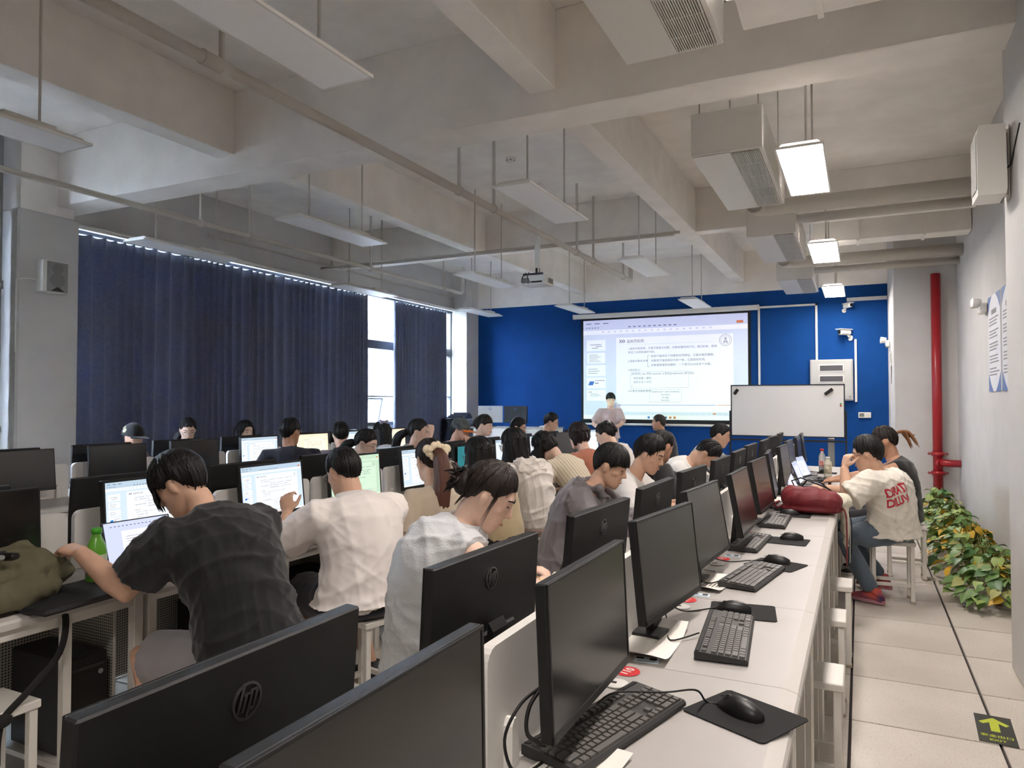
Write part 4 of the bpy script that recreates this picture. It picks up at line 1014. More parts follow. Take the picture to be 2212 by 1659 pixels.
    # face details
    for s in (-1, 1):
        e = MB(); e.ell((s*.031, .0845, .016), (.012, .006, .0026 if pitch > 12 else .0048), 10, 6); obj('eye', e.xform(Ti), M_EYE, root)
        e = MB(); e.tube([(s*.014, .0955, .038), (s*.032, .0905, .0435), (s*.050, .073, .039)], [.0028, .0036, .0018], 6); obj('eyebrow', e.xform(Ti), H_BLACK, root)
    e = MB(); e.tube([(-.021, .088, -.0585), (0, .0985, -.059), (.021, .088, -.0585)], [.003, .0065, .003], 8); obj('lips', e.xform(Ti), M_LIP, root)
    if glasses:
        g = obj('glasses', MB().tube([(-.010, .112, .020), (0, .114, .023), (.010, .112, .020)], .0018, 6).xform(Ti), glasses, root)
        for s in (-1, 1):
            pts = [(s*(.033+.023*math.cos(a)), .110-.010*abs(math.cos(a))*(1 if s*math.cos(a)*s > 0 else 0), .014+.020*math.sin(a)) for a in [2*math.pi*q/16 for q in range(17)]]
            obj('rim', MB().tube(pts, .0017, 5).xform(Ti), glasses, g)
            obj('temple', MB().tube([(s*.056, .102, .018), (s*.076, .05, .014), (s*.081, -.008, .012), (s*.080, -.022, -.004)], .0016, 5).xform(Ti), glasses, g)
    # hair
    hs, hm_ = hair[0], hair[1]; opt = hair[2] if len(hair) > 2 else {}
    hm = MB(); seed = len(label)*3+5; th = opt.get('thick', .018); ns = opt.get('n', 170 if near else 60)
    base = {'short': 'short', 'fringe': 'fringe', 'long': 'long', 'pony': 'up', 'bun': 'up', 'bald': 'short'}.get(hs, 'short')
    if hs != 'none':
        hair_cap(hm, base, th, seed, top=opt.get('top', 0)); strands(hm, base, th, seed, ns, over=opt.get('over', 1), w=opt.get('w', .0045), lift=opt.get('lift', 0))
        hm.xform(T)
        dn = opt.get('drop', Vector((0, 0, -1))-tdir*.0); dn = Vector(dn).normalized()
        if hs == 'long': hair_curtain(hm, T, dn, opt.get('len', .32), opt.get('spread', 1.0), seed, opt.get('a0', 62), opt.get('a1', 298), back=opt.get('back'))
        for tr in opt.get('locks', []): lock(hm, tr[0], tr[1], seed, prof=tr[2] if len(tr) > 2 else None)
        for c_, r_ in opt.get('blobs', []):
            hm.ell(T @ Vector(c_), r_, 14, 9, rot=T.to_3x3())
        hm.xform(inv); ho = obj('hair', hm, hm_, root, nofix=True)
    if collar:
        cm = MB(); vs = []; n = 26
        cax = (nb-N).normalized(); fr = (F-cax*F.dot(cax)).normalized(); rr_ = fr.cross(cax)
        for i in range(n+1):
            a = R(28+304*i/n); dd = fr*math.cos(a)+rr_*math.sin(a); k_ = 1.0
            c0 = N-cax*.012
            for (r, h) in ((.068, .0), (.066, .045), (.070, .050), (.086, .012), (.092, -.004)): vs.append(c0+dd*r*b**.4+cax*h-fr*.0)
        cm.add(vs, [(i*5+j, (i+1)*5+j, (i+1)*5+j+1, i*5+j+1) for i in range(n) for j in range(4)], 0, True)
        co_ = obj('collar', cm.xform(inv), collar, root, nofix=True); sd2 = co_.modifiers.new('t', 'SOLIDIFY'); sd2.thickness = .004
    if hood:
        hb = MB(); bk = -F; c0 = spine(.90)+bk*.075*b
        loft(hb, [(c0-up*.10+bk*.03, Rr, bk, .05, .02), (c0-up*.07+bk*.045, Rr, bk, .11, .035), (c0-up*.01+bk*.03, Rr, bk, .135, .05), (c0+up*.055, Rr, bk, .120, .058), (c0+up*.085-bk*.03, Rr, bk, .095, .055), (c0+up*.09-bk*.05, Rr, bk, .07, .04)], 20)
        for s in (-1, 1): limb(hb, [c0+up*.05+Rr*s*.10, N+Rr*s*.085+F*.02+up*.0, N+Rr*s*.055+F*.095-up*.06], [.036, .030, .018], 12)
        hme = remeshed(hb.xform(inv), .0085 if near else .013, 6, 'hood'); displace(hme, folds(len(label)+11, fold*1.3, 34)); hme.materials.append(shirt); obj('hood', hme, None, root)
    info = dict(root=root, T=T, inv=inv, N=N, nb=nb, F=F, R=Rr, spine=spine, shirt=so_, P0=P0, up=up, sec=sec)
    if extra: extra(info)
    return info
# ------------------------------------------------------------------ the cast
V = Vector
C_BLACK = cloth('black_tee', (17, 18, 21)); C_POLO = cloth('white_polo', (240, 232, 226)); C_WHITE = cloth('white', (234, 232, 228)); C_LINEN = cloth('pale_linen', (216, 218, 220), bump=.3, bscale=160)
C_BEIGE = cloth('beige_tee', (198, 182, 160), noise=.08); C_HOOD = cloth('cream_hoodie', (232, 224, 216)); C_GREYJ = cloth('grey_jacket', (112, 106, 108), rough=.6); C_GREYT = cloth('grey_tee', (168, 168, 166))
C_ORANGE = cloth('terracotta', (186, 118, 92)); C_MAUVE = cloth('mauve', (106, 82, 92)); C_DIRTY = cloth('offwhite_tee', (226, 220, 208)); C_PINK = cloth('dusty_pink', (206, 188, 184)); C_CREAMP = cloth('cream_trousers', (206, 192, 168))
C_GSHORT = cloth('grey_shorts', (148, 144, 146)); C_JEAN = cloth('jeans', (84, 98, 112), noise=.15); C_DARK = cloth('charcoal', (40, 40, 46)); C_NAVY = cloth('navy', (26, 30, 44)); C_LAV = cloth('lavender_check', (170, 150, 152), noise=.2, nscale=40)
C_PLAID = cloth('cream_plaid', (226, 214, 190)); _pt = C_PLAID.node_tree; _pb = _pt.nodes['Principled BSDF']
_tc = nd(_pt, 'ShaderNodeTexCoord'); _wv = nd(_pt, 'ShaderNodeTexWave', wave_type='BANDS', bands_direction='DIAGONAL'); _wv.inputs['Scale'].default_value = 14
_pt.links.new(_tc.outputs['Object'], _wv.inputs['Vector']); _mr2 = nd(_pt, 'ShaderNodeMapRange'); _mr2.inputs['From Min'].default_value = .8; _mr2.inputs['From Max'].default_value = .95
_pt.links.new(_wv.outputs['Fac'], _mr2.inputs['Value']); _mx2 = nd(_pt, 'ShaderNodeMix', data_type='RGBA'); _mx2.inputs['A'].default_value = srgb(226, 214, 190); _mx2.inputs['B'].default_value = srgb(190, 172, 142)
_pt.links.new(_mr2.outputs[0], _mx2.inputs['Factor']); _pt.links.new(_mx2.outputs['Result'], _pb.inputs['Base Color'])
def sit(label, x, y, rz=0): stool('white stool under the '+label, x, y, rz)
def part_w(info, name, mb, m): return obj(name, mb.xform(info['inv']), m, info['root'])
# 1 man in black T-shirt
def x1(i):
    T = i['T']; m = MB()
    for k in range(26):
        r = random.Random(k); a = R(-60+120*r.random()); p0 = T @ (HC+V((math.sin(a)*.085, math.cos(a)*.105, .035))); p1 = T @ V((math.sin(a)*.084, math.cos(a)*.112+.006, .004)); p2 = T @ V((math.sin(a)*.080+.01*r.uniform(-1, 1), math.cos(a)*.112+.010, -.03-.015*r.random()))
        m.tube([p0, p1, p2], [.006, .004, .0008], 5)
    part_w(i, 'fringe_strands', m, H_BLACK)
person('man in a black T-shirt and grey shorts bending over a laptop', (-2.10, 2.04), 172, (-2.44, 1.994, 1.150), 198, 36, b=1.2, near=True, shirt=C_BLACK, sleeve=.50, loose=.022, slouch=.075, fold=.011,
       hands={'L': dict(w=(-2.665, 1.73, .915), E=(-2.425, 1.745, .795), d=(-.97, .02, .12), n=(-.25, .2, -1), c=58), 'R': dict(w=(-2.63, 2.20, .815), e=(.2, .8, -.5), d=(-1, -.05, -.1), c=30)},
       hair=('fringe', H_BLACK, dict(thick=.026, n=260, over=4, top=.008, w=.0055)), trousers=C_GSHORT, shorts=True, tone='mid', hem=.0, extra=x1, knees=[(-2.50, 1.88, .50), (-2.52, 2.2, .50)], ankles=[(-2.36, 1.9, .09), (-2.42, 2.2, .09)])
sit('man in the black T-shirt', -2.08, 2.04)
# 2 white polo
person('man in a white polo shirt with glasses seen from behind', (-2.20, 2.84), 158, (-2.385, 2.925, 1.118), 163, 24, b=1.24, near=True, shirt=C_POLO, sleeve=.47, fold=.010, loose=.022, slouch=.06, collar=C_POLO,
       hands={'L': dict(w=(-2.70, 2.86, .90), e=(.3, -.8, -.7), d=(-.35, .25, .75), n=(-.3, .9, 0), c=45), 'R': dict(w=(-2.68, 3.15, .81), e=(.2, .6, -.7))},
       hair=('short', H_BLACK, dict(thick=.014, n=200)), trousers=C_NAVY, shorts=True, glasses=M_GLS, tone='mid', hem=.02, shoes=(mat('shoe_black_white', (30, 30, 32), .6), mat('cream_sole', (222, 212, 190), .6)), ankles=[(-2.42, 2.76, .09), (-2.34, 3.10, .10)])
sit('man in the white polo shirt', -2.20, 2.86, -12)
# 3 ponytail with bow
def x3(i):
    T = i['T']; m = MB(); r = random.Random(3)
    for k in range(9):
        a = 2*math.pi*k/9; m.ell(T @ V((.052*math.cos(a), -.122+.012*math.sin(a*2), .048+.036*math.sin(a))), (.026, .018, .020), 10, 7, rot=T.to_3x3() @ Matrix.Rotation(a, 3, 'Y'))
    for s in (-1, 1): m.ell(T @ V((s*.062, -.118, .062)), (.03, .016, .026), 10, 7, rot=T.to_3x3() @ Matrix.Rotation(s*.5, 3, 'Y'))
    part_w(i, 'hair_bow', m, cloth('cream_bow', (236, 220, 188), bump=.3, bscale=120))
    lk = MB(); p = T @ V((0, -.11, .045)); bk = -i['F']
    lock(lk, [p, p+bk*.055-V((0, 0, .03)), p+bk*.085-V((0, 0, .14)), p+bk*.080-V((0, .01, .26)), p+bk*.060-V((-.012, .012, .38)), p+bk*.05-V((-.02, .014, .44))], .040, 5, 22)
    part_w(i, 'ponytail', lk, H_BROWN)
person('woman in a beige T-shirt with a long ponytail and cream bow', (-2.20, 3.60), 150, (-2.32, 3.636, 1.128), 146, 10, b=.95, near=True, female=True, shirt=C_BEIGE, sleeve=.55, loose=.018, slouch=.03,
       hands={'L': dict(w=(-2.52, 3.44, .80), e=(.5, -.5, -.9), d=(-1, .3, 0)), 'R': dict(w=(-2.66, 3.72, .80), e=(.2, .6, -.6))}, hair=('pony', H_DARK, dict(thick=.016, n=160)), trousers=C_CREAMP, tone='light', extra=x3)
sit('woman with the cream bow', -2.20, 3.62)
# 4 long dark hair
person('woman with long straight dark hair behind the canvas tote', (-2.25, 4.50), 180, (-2.45, 4.493, 1.10), 182, 18, b=.93, female=True, shirt=cloth('mustard', (196, 176, 140)), sleeve=.6, hair=('long', H_BLACK, dict(len=.30, thick=.018, spread=1.15)), tone='light', glasses=M_GLS)
sit('woman with long straight dark hair', -2.25, 4.50)
# 5 cream hoodie
person('woman in a white hooded top with long black hair and glasses', (-2.26, 5.14), 148, (-2.46, 5.086, 1.14), 188, 16, b=1.0, near=True, female=True, shirt=C_HOOD, sleeve=1.9, loose=.028, slouch=.05, hood=True, fold=.016,
       hair=('long', H_BLACK, dict(len=.20, thick=.018, spread=1.1, locks=[([(-2.36, 5.05, 1.06), (-2.30, 5.03, .98), (-2.25, 5.04, .90), (-2.20, 5.07, .86)], .020)])), tone='light', glasses=M_GLS, trousers=cloth('rose_skirt', (186, 160, 148)))
sit('woman in the white hooded top', -2.26, 5.16)
# 6 plaid shirt
person('woman in a cream striped shirt bending down, black hair over her face', (-2.12, 5.90), 156, (-2.50, 5.80, 1.085), 190, 42, b=.98, female=True, shirt=C_PLAID, sleeve=.6, loose=.02, slouch=.06, hair=('long', H_BLACK, dict(len=.26, thick=.02, spread=1.05, a0=30, a1=330, drop=(-.25, -.05, -1))), tone='light', trousers=C_DARK)
sit('woman in the cream striped shirt', -2.12, 5.98)
# 7 terracotta top
def x7(i):
    T = i['T']; m = MB()
    for s in (-1, 1): m.box(T @ V((s*.022, -.125, -.01)), (.004, .006, .05), rot=T.to_3x3(), bev=.001)
    part_w(i, 'hair_clip', m, M_LOGO)
person('woman in a terracotta T-shirt with short tied hair', (-2.20, 6.46), 142, (-2.42, 6.42, 1.154), 160, 12, b=.95, female=True, shirt=C_ORANGE, sleeve=.55, hair=('long', H_DARK, dict(len=.10, thick=.018, spread=.62, a0=80, a1=280)), tone='light', extra=x7)
sit('woman in the terracotta T-shirt', -2.20, 6.50)
# 8 hoodie with claw clip
def x8(i):
    T = i['T']; m = MB()
    m.tube([T @ V((-.03, -.09, .105)), T @ V((-.01, -.075, .135)), T @ V((.015, -.09, .13)), T @ V((.02, -.115, .095))], [.009, .010, .010, .007], 6)
    m.tube([T @ V((-.035, -.115, .09)), T @ V((-.02, -.10, .13)), T @ V((.0, -.115, .125))], [.006, .008, .006], 6)
    part_w(i, 'claw_clip', m, mat('clip_white', (225, 222, 215), .4))
person('woman in a white hooded sweatshirt with hair up in a claw clip', (-2.22, 7.28), 158, (-2.42, 7.221, 1.125), 188, 26, b=.97, female=True, shirt=C_HOOD, sleeve=1.9, loose=.024, hood=True, hair=('bun', H_BLACK, dict(thick=.018, blobs=[((0, -.09, .06), (.05, .05, .055)), ((.015, -.115, .02), (.035, .03, .04)), ((-.01, -.06, .115), (.035, .04, .03))])), tone='light', extra=x8)
sit('woman with the claw clip', -2.22, 7.30)
# 9 bun woman in pale sleeveless blouse
def x9(i):
    T = i['T']; m = MB(); r = random.Random(12)
    for k in range(46):
        a = r.random()*6.28; c = V((-.005+.035*math.cos(a), -.115-.03*r.random(), -.002+.032*math.sin(a))); d = V((r.uniform(-1, 1), r.uniform(-1, .1), r.uniform(-1, .7))).normalized()*r.uniform(.03, .062)
        m.tube([T @ c, T @ (c+d*.6), T @ (c+d+V((0, 0, -.012)))], [.009, .006, .0008], 5)
    m2 = MB()
    for k in range(14):
        a = k/14*2.4+2.0; m.tube([T @ V((.07*r.uniform(-1, 1), -.085, -.045+.02*r.random())), T @ V((.06*r.uniform(-1, 1), -.085-.01*r.random(), -.085))], [.0025, .0004], 4)
    for k in range(4): m.tube([T @ V((.070, .022+.004*k, .03)), T @ V((.078, .024+.003*k, -.02)), T @ V((.075, .024+.006*k, -.075-.012*k))], [.0016, .0012, .0004], 4)
    part_w(i, 'loose_strands', m, H_DARK)
    for k in range(8): m2.tube([T @ V((-.035+.010*k, -.135, .045)), T @ V((-.032+.010*k, -.158, .015)), T @ V((-.03+.009*k, -.145, -.02))], [.003, .0035, .0015], 5)
    m2.tube([T @ V((-.04, -.14, .048)), T @ V((.04, -.14, .048))], .005, 6); part_w(i, 'claw_clip', m2, M_BLACK)
    # braided belt
    b_ = MB(); P0 = i['P0']; pts = [P0+V((0, 0, .115))+i['R']*(.176*math.cos(a))+i['F']*(.142*math.sin(a)-.01) for a in [2*math.pi*q/40 for q in range(41)]]
    b_.tube(pts, [.007+.0022*(q % 2) for q in range(41)], 7); part_w(i, 'braided_belt', b_, cloth('cream_cord', (232, 218, 188)))
    br = MB(); pts = [V((-1.085, 2.425, .812))+V((0, .012*math.sin(a)*.3, 0))+V((.034*math.cos(a), 0, .030*math.sin(a))) for a in [2*math.pi*q/24 for q in range(25)]]
    br.tube(pts, .0028, 6); part_w(i, 'bracelet', br, mat('gold', (214, 186, 130), .25, metal=.9))
person('woman in a pale sleeveless blouse writing, hair in a messy bun', (-1.52, 2.40), 54, (-1.28, 2.42, 1.122), 20, 33, b=1.16, near=True, female=True, shirt=C_LINEN, sleeve=0, loose=.030, slouch=.085, collar=C_LINEN, hem=.10, fold=.012,
       hands={'R': dict(w=(-1.085, 2.44, .812), E=(-1.07, 2.235, .80), d=(.10, 1, .03), n=(.1, 0, -1), c=42), 'L': dict(w=(-1.25, 2.66, .80), e=(-.4, .6, -.6))}, hair=('bun', H_DARK, dict(thick=.022, n=240, top=.004, blobs=[((-.005, -.105, .0), (.055, .045, .055)), ((0, -.06, .06), (.06, .06, .06))])), trousers=C_CREAMP, tone='light', extra=x9)
sit('woman in the pale sleeveless blouse', -1.54, 2.40)
# 10 grey jacket
person('man in a grey hooded jacket looking down in profile', (-1.60, 3.98), 6, (-1.36, 4.143, 1.092), 2, 24, b=1.08, near=True, shirt=C_GREYJ, sleeve=1.85, loose=.028, slouch=.06, hood=True, fold=.015, hem=.10,
       hands={'R': dict(w=(-1.10, 3.86, .80), e=(.1, -.7, -.7)), 'L': dict(w=(-1.08, 4.22, .80), e=(-.2, .6, -.6))}, hair=('fringe', H_BLACK, dict(thick=.023, n=260, over=2, top=.006)), tone='mid', trousers=C_DARK)
sit('man in the grey hooded jacket', -1.60, 3.98)
# 11 white T, wavy hair
person('man with wavy black hair in a white T-shirt looking down', (-1.60, 4.80), 4, (-1.32, 4.879, 1.112), -2, 24, b=1.08, near=True, shirt=C_WHITE, sleeve=.6, loose=.02, slouch=.06,
       hands={'R': dict(w=(-1.10, 4.68, .80), e=(.1, -.7, -.7)), 'L': dict(w=(-1.06, 4.95, .80))}, hair=('short', H_BLACK, dict(thick=.028, n=300, over=2, w=.0065, lift=.003, top=.008)), tone='mid', trousers=C_DARK)
sit('man with wavy black hair', -1.60, 4.80)
# 12 black shirt man seen from behind
person('man in a black shirt with short hair seen from behind', (-1.58, 5.74), 40, (-1.45, 5.756, 1.115), 62, 22, b=1.12, shirt=cloth('black_shirt', (26, 26, 28)), sleeve=1.9, loose=.022, hands={'R': dict(w=(-1.10, 5.60, .82), e=(.2, -.7, -.6)), 'L': dict(w=(-1.12, 5.98, .80))}, hair=('short', H_BLACK, dict(thick=.018, n=120)), tone='tan', trousers=C_DARK)
sit('man in the black shirt', -1.58, 5.74)
# 13 head down
person('person in a white shirt resting their head low on the desk', (-1.62, 6.35), 0, (-1.20, 6.30, 1.03), 0, 58, b=1.0, shirt=C_WHITE, sleeve=.6, slouch=.09, hair=('short', H_BLACK, dict(thick=.02)), tone='mid', trousers=C_DARK, hands={'R': dict(w=(-1.00, 6.18, .80)), 'L': dict(w=(-1.0, 6.46, .80))})
sit('person resting their head low', -1.62, 6.35)
# 14 grey T
person('man in a light grey T-shirt in profile in front of the whiteboard', (-1.62, 7.86), 8, (-1.35, 7.837, 1.115), 8, 18, b=1.12, shirt=C_GREYT, sleeve=.6, loose=.02, hair=('short', H_BLACK, dict(thick=.015)), tone='mid', trousers=C_DARK, hands={'R': dict(w=(-1.10, 7.72, .82), e=(.1, -.7, -.6)), 'L': dict(w=(-1.05, 7.98, .84), c=50)})
sit('man in the light grey T-shirt', -1.62, 7.86)
# 15 print T
def x15(i):
    sh = i['shirt']; dg = bpy.context.evaluated_depsgraph_get(); bv = BVHTree.FromPolygons([v.co for v in sh.data.vertices], [tuple(p.vertices) for p in sh.data.polygons])
    bk = -i['F']; rt = -i['R']; rt = (-i['R']); upv = V((0, 0, 1)); c0 = i['inv'] @ (i['spine'](.62))
    m = MB()
    for s_, oy in (('DIRATI', .012), ('DILUVI', -.070)):
        vs, fs = text_geo(s_, .078, 'CENTER', .0022); bm = bmesh.new(); ca, sa = math.cos(R(20)), math.sin(R(20)); bvs = [bm.verts.new(((a*.60)*ca-(b*1.15+oy)*sa, (a*.60)*sa+(b*1.15+oy)*ca, 0)) for a, b, c in vs]
        for f in fs:
            try: bm.faces.new([bvs[q] for q in f])
            except ValueError: pass
        bmesh.ops.triangulate(bm, faces=bm.faces); bmesh.ops.subdivide_edges(bm, edges=[e for e in bm.edges if e.calc_length() > .012], cuts=2)
        bm.verts.index_update(); vv = []
        for v in bm.verts:
            o = c0+i['R']*(v.co.x-.115)+upv*v.co.y+bk*.5
            hit = bv.ray_cast(o, -bk)
            vv.append(tuple((hit[0] if hit[0] is not None else o+bk*-.35)+bk*.0035))
        m.add(vv, [tuple(q.index for q in f.verts) for f in bm.faces]); bm.free()
    obj('shirt_print', m, mat('red_print', (196, 32, 56), .8), i['root'], nofix=True)
    w = MB(); w.lathe([(.030, -.012), (.032, 0), (.030, .012)], 18); E = V((-.105, 5.815, 1.005)); w.xform(Matrix.Translation(E) @ V((-.05, .1, .8)).to_track_quat('Z', 'Y').to_matrix().to_4x4()); part_w(i, 'wrist_watch', w, M_BLACK)
person('man in an off-white T-shirt with red lettering on the back and jeans', (.20, 6.06), 152, (.045, 5.955, 1.085), 172, 14, b=1.18, near=True, shirt=C_DIRTY, sleeve=.62, loose=.03, slouch=.05, hem=.05, fold=.014,
       hands={'L': dict(w=(-.11, 5.80, 1.0), E=(-.09, 5.72, .785), d=(.25, .15, 1), n=(.6, .5, 0), c=75), 'R': dict(w=(-.26, 6.20, .80), e=(.2, .7, -.6))}, hair=('short', H_BLACK, dict(thick=.026, n=280, over=2, w=.006, top=.010)), glasses=M_GLS, tone='mid', trousers=C_JEAN,
       shoes=(mat('purple_trainer', (74, 52, 92), .7, noise=.5, nscale=9, ncol=(196, 84, 70)), mat('orange_sole', (170, 120, 130), .6)), knees=[(-.12, 5.86, .47), (-.14, 6.2, .50)], ankles=[(.06, 5.93, .10), (.12, 6.32, .12)], extra=x15)
sit('man with red lettering on his back', .20, 6.12, 4)
# 16 tank top
def x16(i):
    T = i['T']; lk = MB(); p = T @ V((0, -.105, .05))
    for k in range(16):
        r = random.Random(k); d = V((.09+.05*r.random(), .03*r.uniform(-1, 1), 0)); lock(lk, [p, p+V((.035, 0, .012+.01*r.random())), p+d*.7+V((0, 0, .02-.05*r.random())), p+d*1.1+V((.02*r.random(), .02*r.uniform(-1, 1), .0-.13*r.random()))], .0085, k, 7)
    part_w(i, 'ponytail', lk, H_OCHRE)
person('woman in a black tank top with an ochre ponytail', (.34, 6.93), 178, (.18, 6.85, 1.14), 184, 14, b=.95, female=True, shirt=cloth('black_tank', (24, 24, 26)), sleeve=0, loose=.008, hair=('pony', H_DARK, dict(thick=.017)), tone='tan', trousers=C_DARK,
       hands={'L': dict(w=(-.22, 6.78, .80), e=(.3, -.6, -.7)), 'R': dict(w=(-.22, 7.0, .80), e=(.3, .6, -.7))}, extra=x16)
sit('woman in the black tank top', .34, 6.95)
# 17.. far side of the middle row (facing right)
person('woman with black hair and glasses looking down behind the logo monitor', (-4.15, 5.14), 5, (-3.95, 5.14, 1.104), 14, 22, b=.95, female=True, shirt=C_DARK, sleeve=.6, hair=('pony', H_BLACK, dict(thick=.018, locks=[([(-4.04, 5.10, 1.13), (-4.14, 5.08, 1.08), (-4.17, 5.07, .96)], .035)])), glasses=M_GLS, tone='light')
sit('woman with black hair and glasses', -4.15, 5.14)
person('woman in a pale cardigan raising her hand to her forehead', (-4.15, 5.98), 8, (-3.95, 5.99, 1.172), 20, 4, b=.98, female=True, shirt=cloth('pale_cardigan', (204, 196, 176)), sleeve=1.7, hair=('pony', H_BLACK, dict(thick=.02, locks=[([(-4.05, 5.95, 1.19), (-4.15, 5.92, 1.13), (-4.17, 5.90, 1.0), (-4.15, 5.90, .9)], .036)])),
       hands={'R': dict(w=(-3.72, 5.86, 1.17), e=(.4, -.6, -.8), d=(-.15, .2, 1), n=(-.7, .5, 0), c=70), 'L': dict(w=(-3.7, 6.1, .82))}, tone='light')
sit('woman in the pale cardigan', -4.15, 5.98)
def xcap(i, camo):
    T = i['T']; m = MB(); n, k = 28, 10; vs = []
    for a in range(k+1):
        th = R(88)*a/k
        for j in range(n):
            az = 2*math.pi*j/n; d = hair_dir(az, th); vs.append(T @ (HC+V((d.x*.096, d.y*.117, d.z*.128+.012))))
    m.add(vs, [(a*n+j, (a+1)*n+j, (a+1)*n+(j+1) % n, a*n+(j+1) % n) for a in range(k) for j in range(n)], 0, True)
    cm = camo[0]; c = part_w(i, 'cap', m, cm)
    br = MB(); top = []; 
    for a in range(7):
        for j in range(13):
            az = R(-62+124*j/12); r = 1+a/6*.72*math.cos(az)**.7; top.append((math.sin(az)*.094*(1+.04*a/6), math.cos(az)*.114*r-.004, .018-.010*(a/6)-.012*math.sin(az)**2*(a/6)+.012))
    for dz in (0, -.004): br.add([T @ V((x, y, z+dz)) for x, y, z in top], [(a*13+j, (a+1)*13+j, (a+1)*13+j+1, a*13+j+1) for a in range(6) for j in range(12)], 0, True)
    obj('brim', br.xform(i['inv']), camo[1], i['root'])
    bt = MB().ell(T @ V((0, -.004, .152)), (.008, .008, .006), 8, 6); part_w(i, 'cap_button', bt, cm)
    if camo[2]:
        p = MB()
        for (y, z, r) in ((-.045, .095, .018), (-.02, .066, .022)):
            d = hair_dir(R(112 if z > .08 else 96), R(52 if z > .08 else 66)); q_ = HC+V((d.x*.096, d.y*.117, d.z*.128+.012)); p.cyl(T @ (q_-d*.004), T @ (q_+d*.004), r, n=14)
        part_w(i, 'cap_patch', p, mat('patch_cream', (196, 188, 160), .8, noise=.3, nscale=120))
M_CAMO = mat('camo_cloth', (92, 96, 92), .9, noise=.6, nscale=28, ncol=(56, 62, 66), detail=1)
person('person in a camouflage cap with orange brim resting chin on hand', (-4.15, 6.80), 5, (-3.95, 6.80, 1.160), 14, 10, b=1.0, shirt=C_LAV, sleeve=.6, hair=('short', H_BLACK, dict(thick=.006)), hands={'R': dict(w=(-3.80, 6.74, 1.01), e=(.5, -.5, -1), d=(-.2, .1, 1), n=(-.9, .3, 0), c=70)}, tone='mid',
       extra=lambda i: xcap(i, (M_CAMO, mat('orange_brim', (226, 122, 44), .8), False)))
sit('person in the camouflage cap', -4.15, 6.80)
person('woman with a dark rolled bun and earrings looking right', (-4.12, 7.38), 5, (-3.95, 7.36, 1.198), 12, 6, b=.95, female=True, shirt=C_PINK, sleeve=.5, hair=('fringe', H_DARK, dict(thick=.016, blobs=[((0, -.10, .03), (.05, .045, .06))])), tone='light')
sit('woman with the rolled bun', -4.12, 7.38)
person('person with black hair mostly hidden behind the monitors', (-4.12, 8.28), 5, (-3.95, 8.28, 1.14), 10, 18, shirt=C_DARK, tone='mid', hair=('short', H_BLACK, dict(thick=.02)))
sit('person hidden behind the monitors', -4.12, 8.28)
person('man with short black hair and black-rimmed glasses below the blue wall', (-4.12, 9.38), 5, (-3.95, 9.37, 1.181), 18, 18, b=1.05, shirt=cloth('black_top', (30, 30, 34)), sleeve=.6, hair=('short', H_BLACK, dict(thick=.02, top=.008)), glasses=M_GLSB, tone='mid')
sit('man with black-rimmed glasses', -4.12, 9.38)
# aisle side of the left row (facing the curtains)
person('man in a navy shirt with glasses seen from behind by the curtain', (-4.62, 5.06), 140, (-4.75, 5.06, 1.194), 96, 6, b=1.15, shirt=C_NAVY, sleeve=.7, loose=.022, hair=('short', H_BLACK, dict(thick=.02)), glasses=M_GLS, tone='tan')
sit('man in the navy shirt', -4.60, 5.06)
person('man in a mauve shirt with cropped black hair seen from behind', (-4.62, 5.77), 145, (-4.75, 5.77, 1.142), 138, 8, b=1.08, shirt=C_MAUVE, sleeve=.7, hair=('short', H_BLACK, dict(thick=.018)), tone='mid')
sit('man in the mauve shirt', -4.60, 5.77)
def x22(i):
    T = i['T']; m = MB()
    for q in ((-.03, -.075, .10), (0, -.085, .115), (.03, -.08, .105), (.045, -.06, .125), (-.04, -.07, .13)): m.ell(T @ V(q), (.024, .02, .016), 8, 6)
    part_w(i, 'hair_clip', m, mat('lilac_clip', (168, 166, 190), .4))
person('woman with long hair and a lilac hair clip in front of the window', (-4.62, 6.47), 145, (-4.75, 6.47, 1.13), 150, 12, b=.95, female=True, shirt=cloth('light_grey', (190, 188, 190)), sleeve=.6, hair=('long', H_BLACK, dict(len=.24, thick=.02)), tone='light', extra=x22)
sit('woman with the lilac hair clip', -4.60, 6.47)
# far side of the left row (facing right)
person('person in a black cap with round patches by the curtain', (-6.55, 4.63), 0, (-6.35, 4.635, 1.130), 4, 6, b=1.0, shirt=cloth('grey_plum', (96, 90, 98)), sleeve=.6, hair=('short', H_BLACK, dict(thick=.008)), tone='mid', extra=lambda i: xcap(i, (cloth('cap_black', (18, 18, 20)), cloth('cap_black2', (18, 18, 20)), True)))
sit('person in the black cap', -6.55, 4.63)
person('woman with parted black hair and glasses looking down by the curtain', (-6.55, 5.26), -10, (-6.35, 5.26, 1.179), -34, 24, b=.95, female=True, shirt=C_DARK, hair=('pony', H_BLACK, dict(thick=.016, locks=[([(-6.42, 5.3, 1.18), (-6.48, 5.24, 1.1), (-6.48, 5.22, 1.0)], .035)])), glasses=M_GLS, tone='light')
sit('woman with parted black hair', -6.55, 5.26)
person('woman with a smooth black bob by the curtain', (-6.55, 6.04), -8, (-6.35, 6.04, 1.13), -12, 8, b=.95, female=True, shirt=C_DARK, hair=('long', H_BLACK, dict(len=.12, thick=.02)), tone='light')
sit('woman with the smooth black bob', -6.55, 6.04)
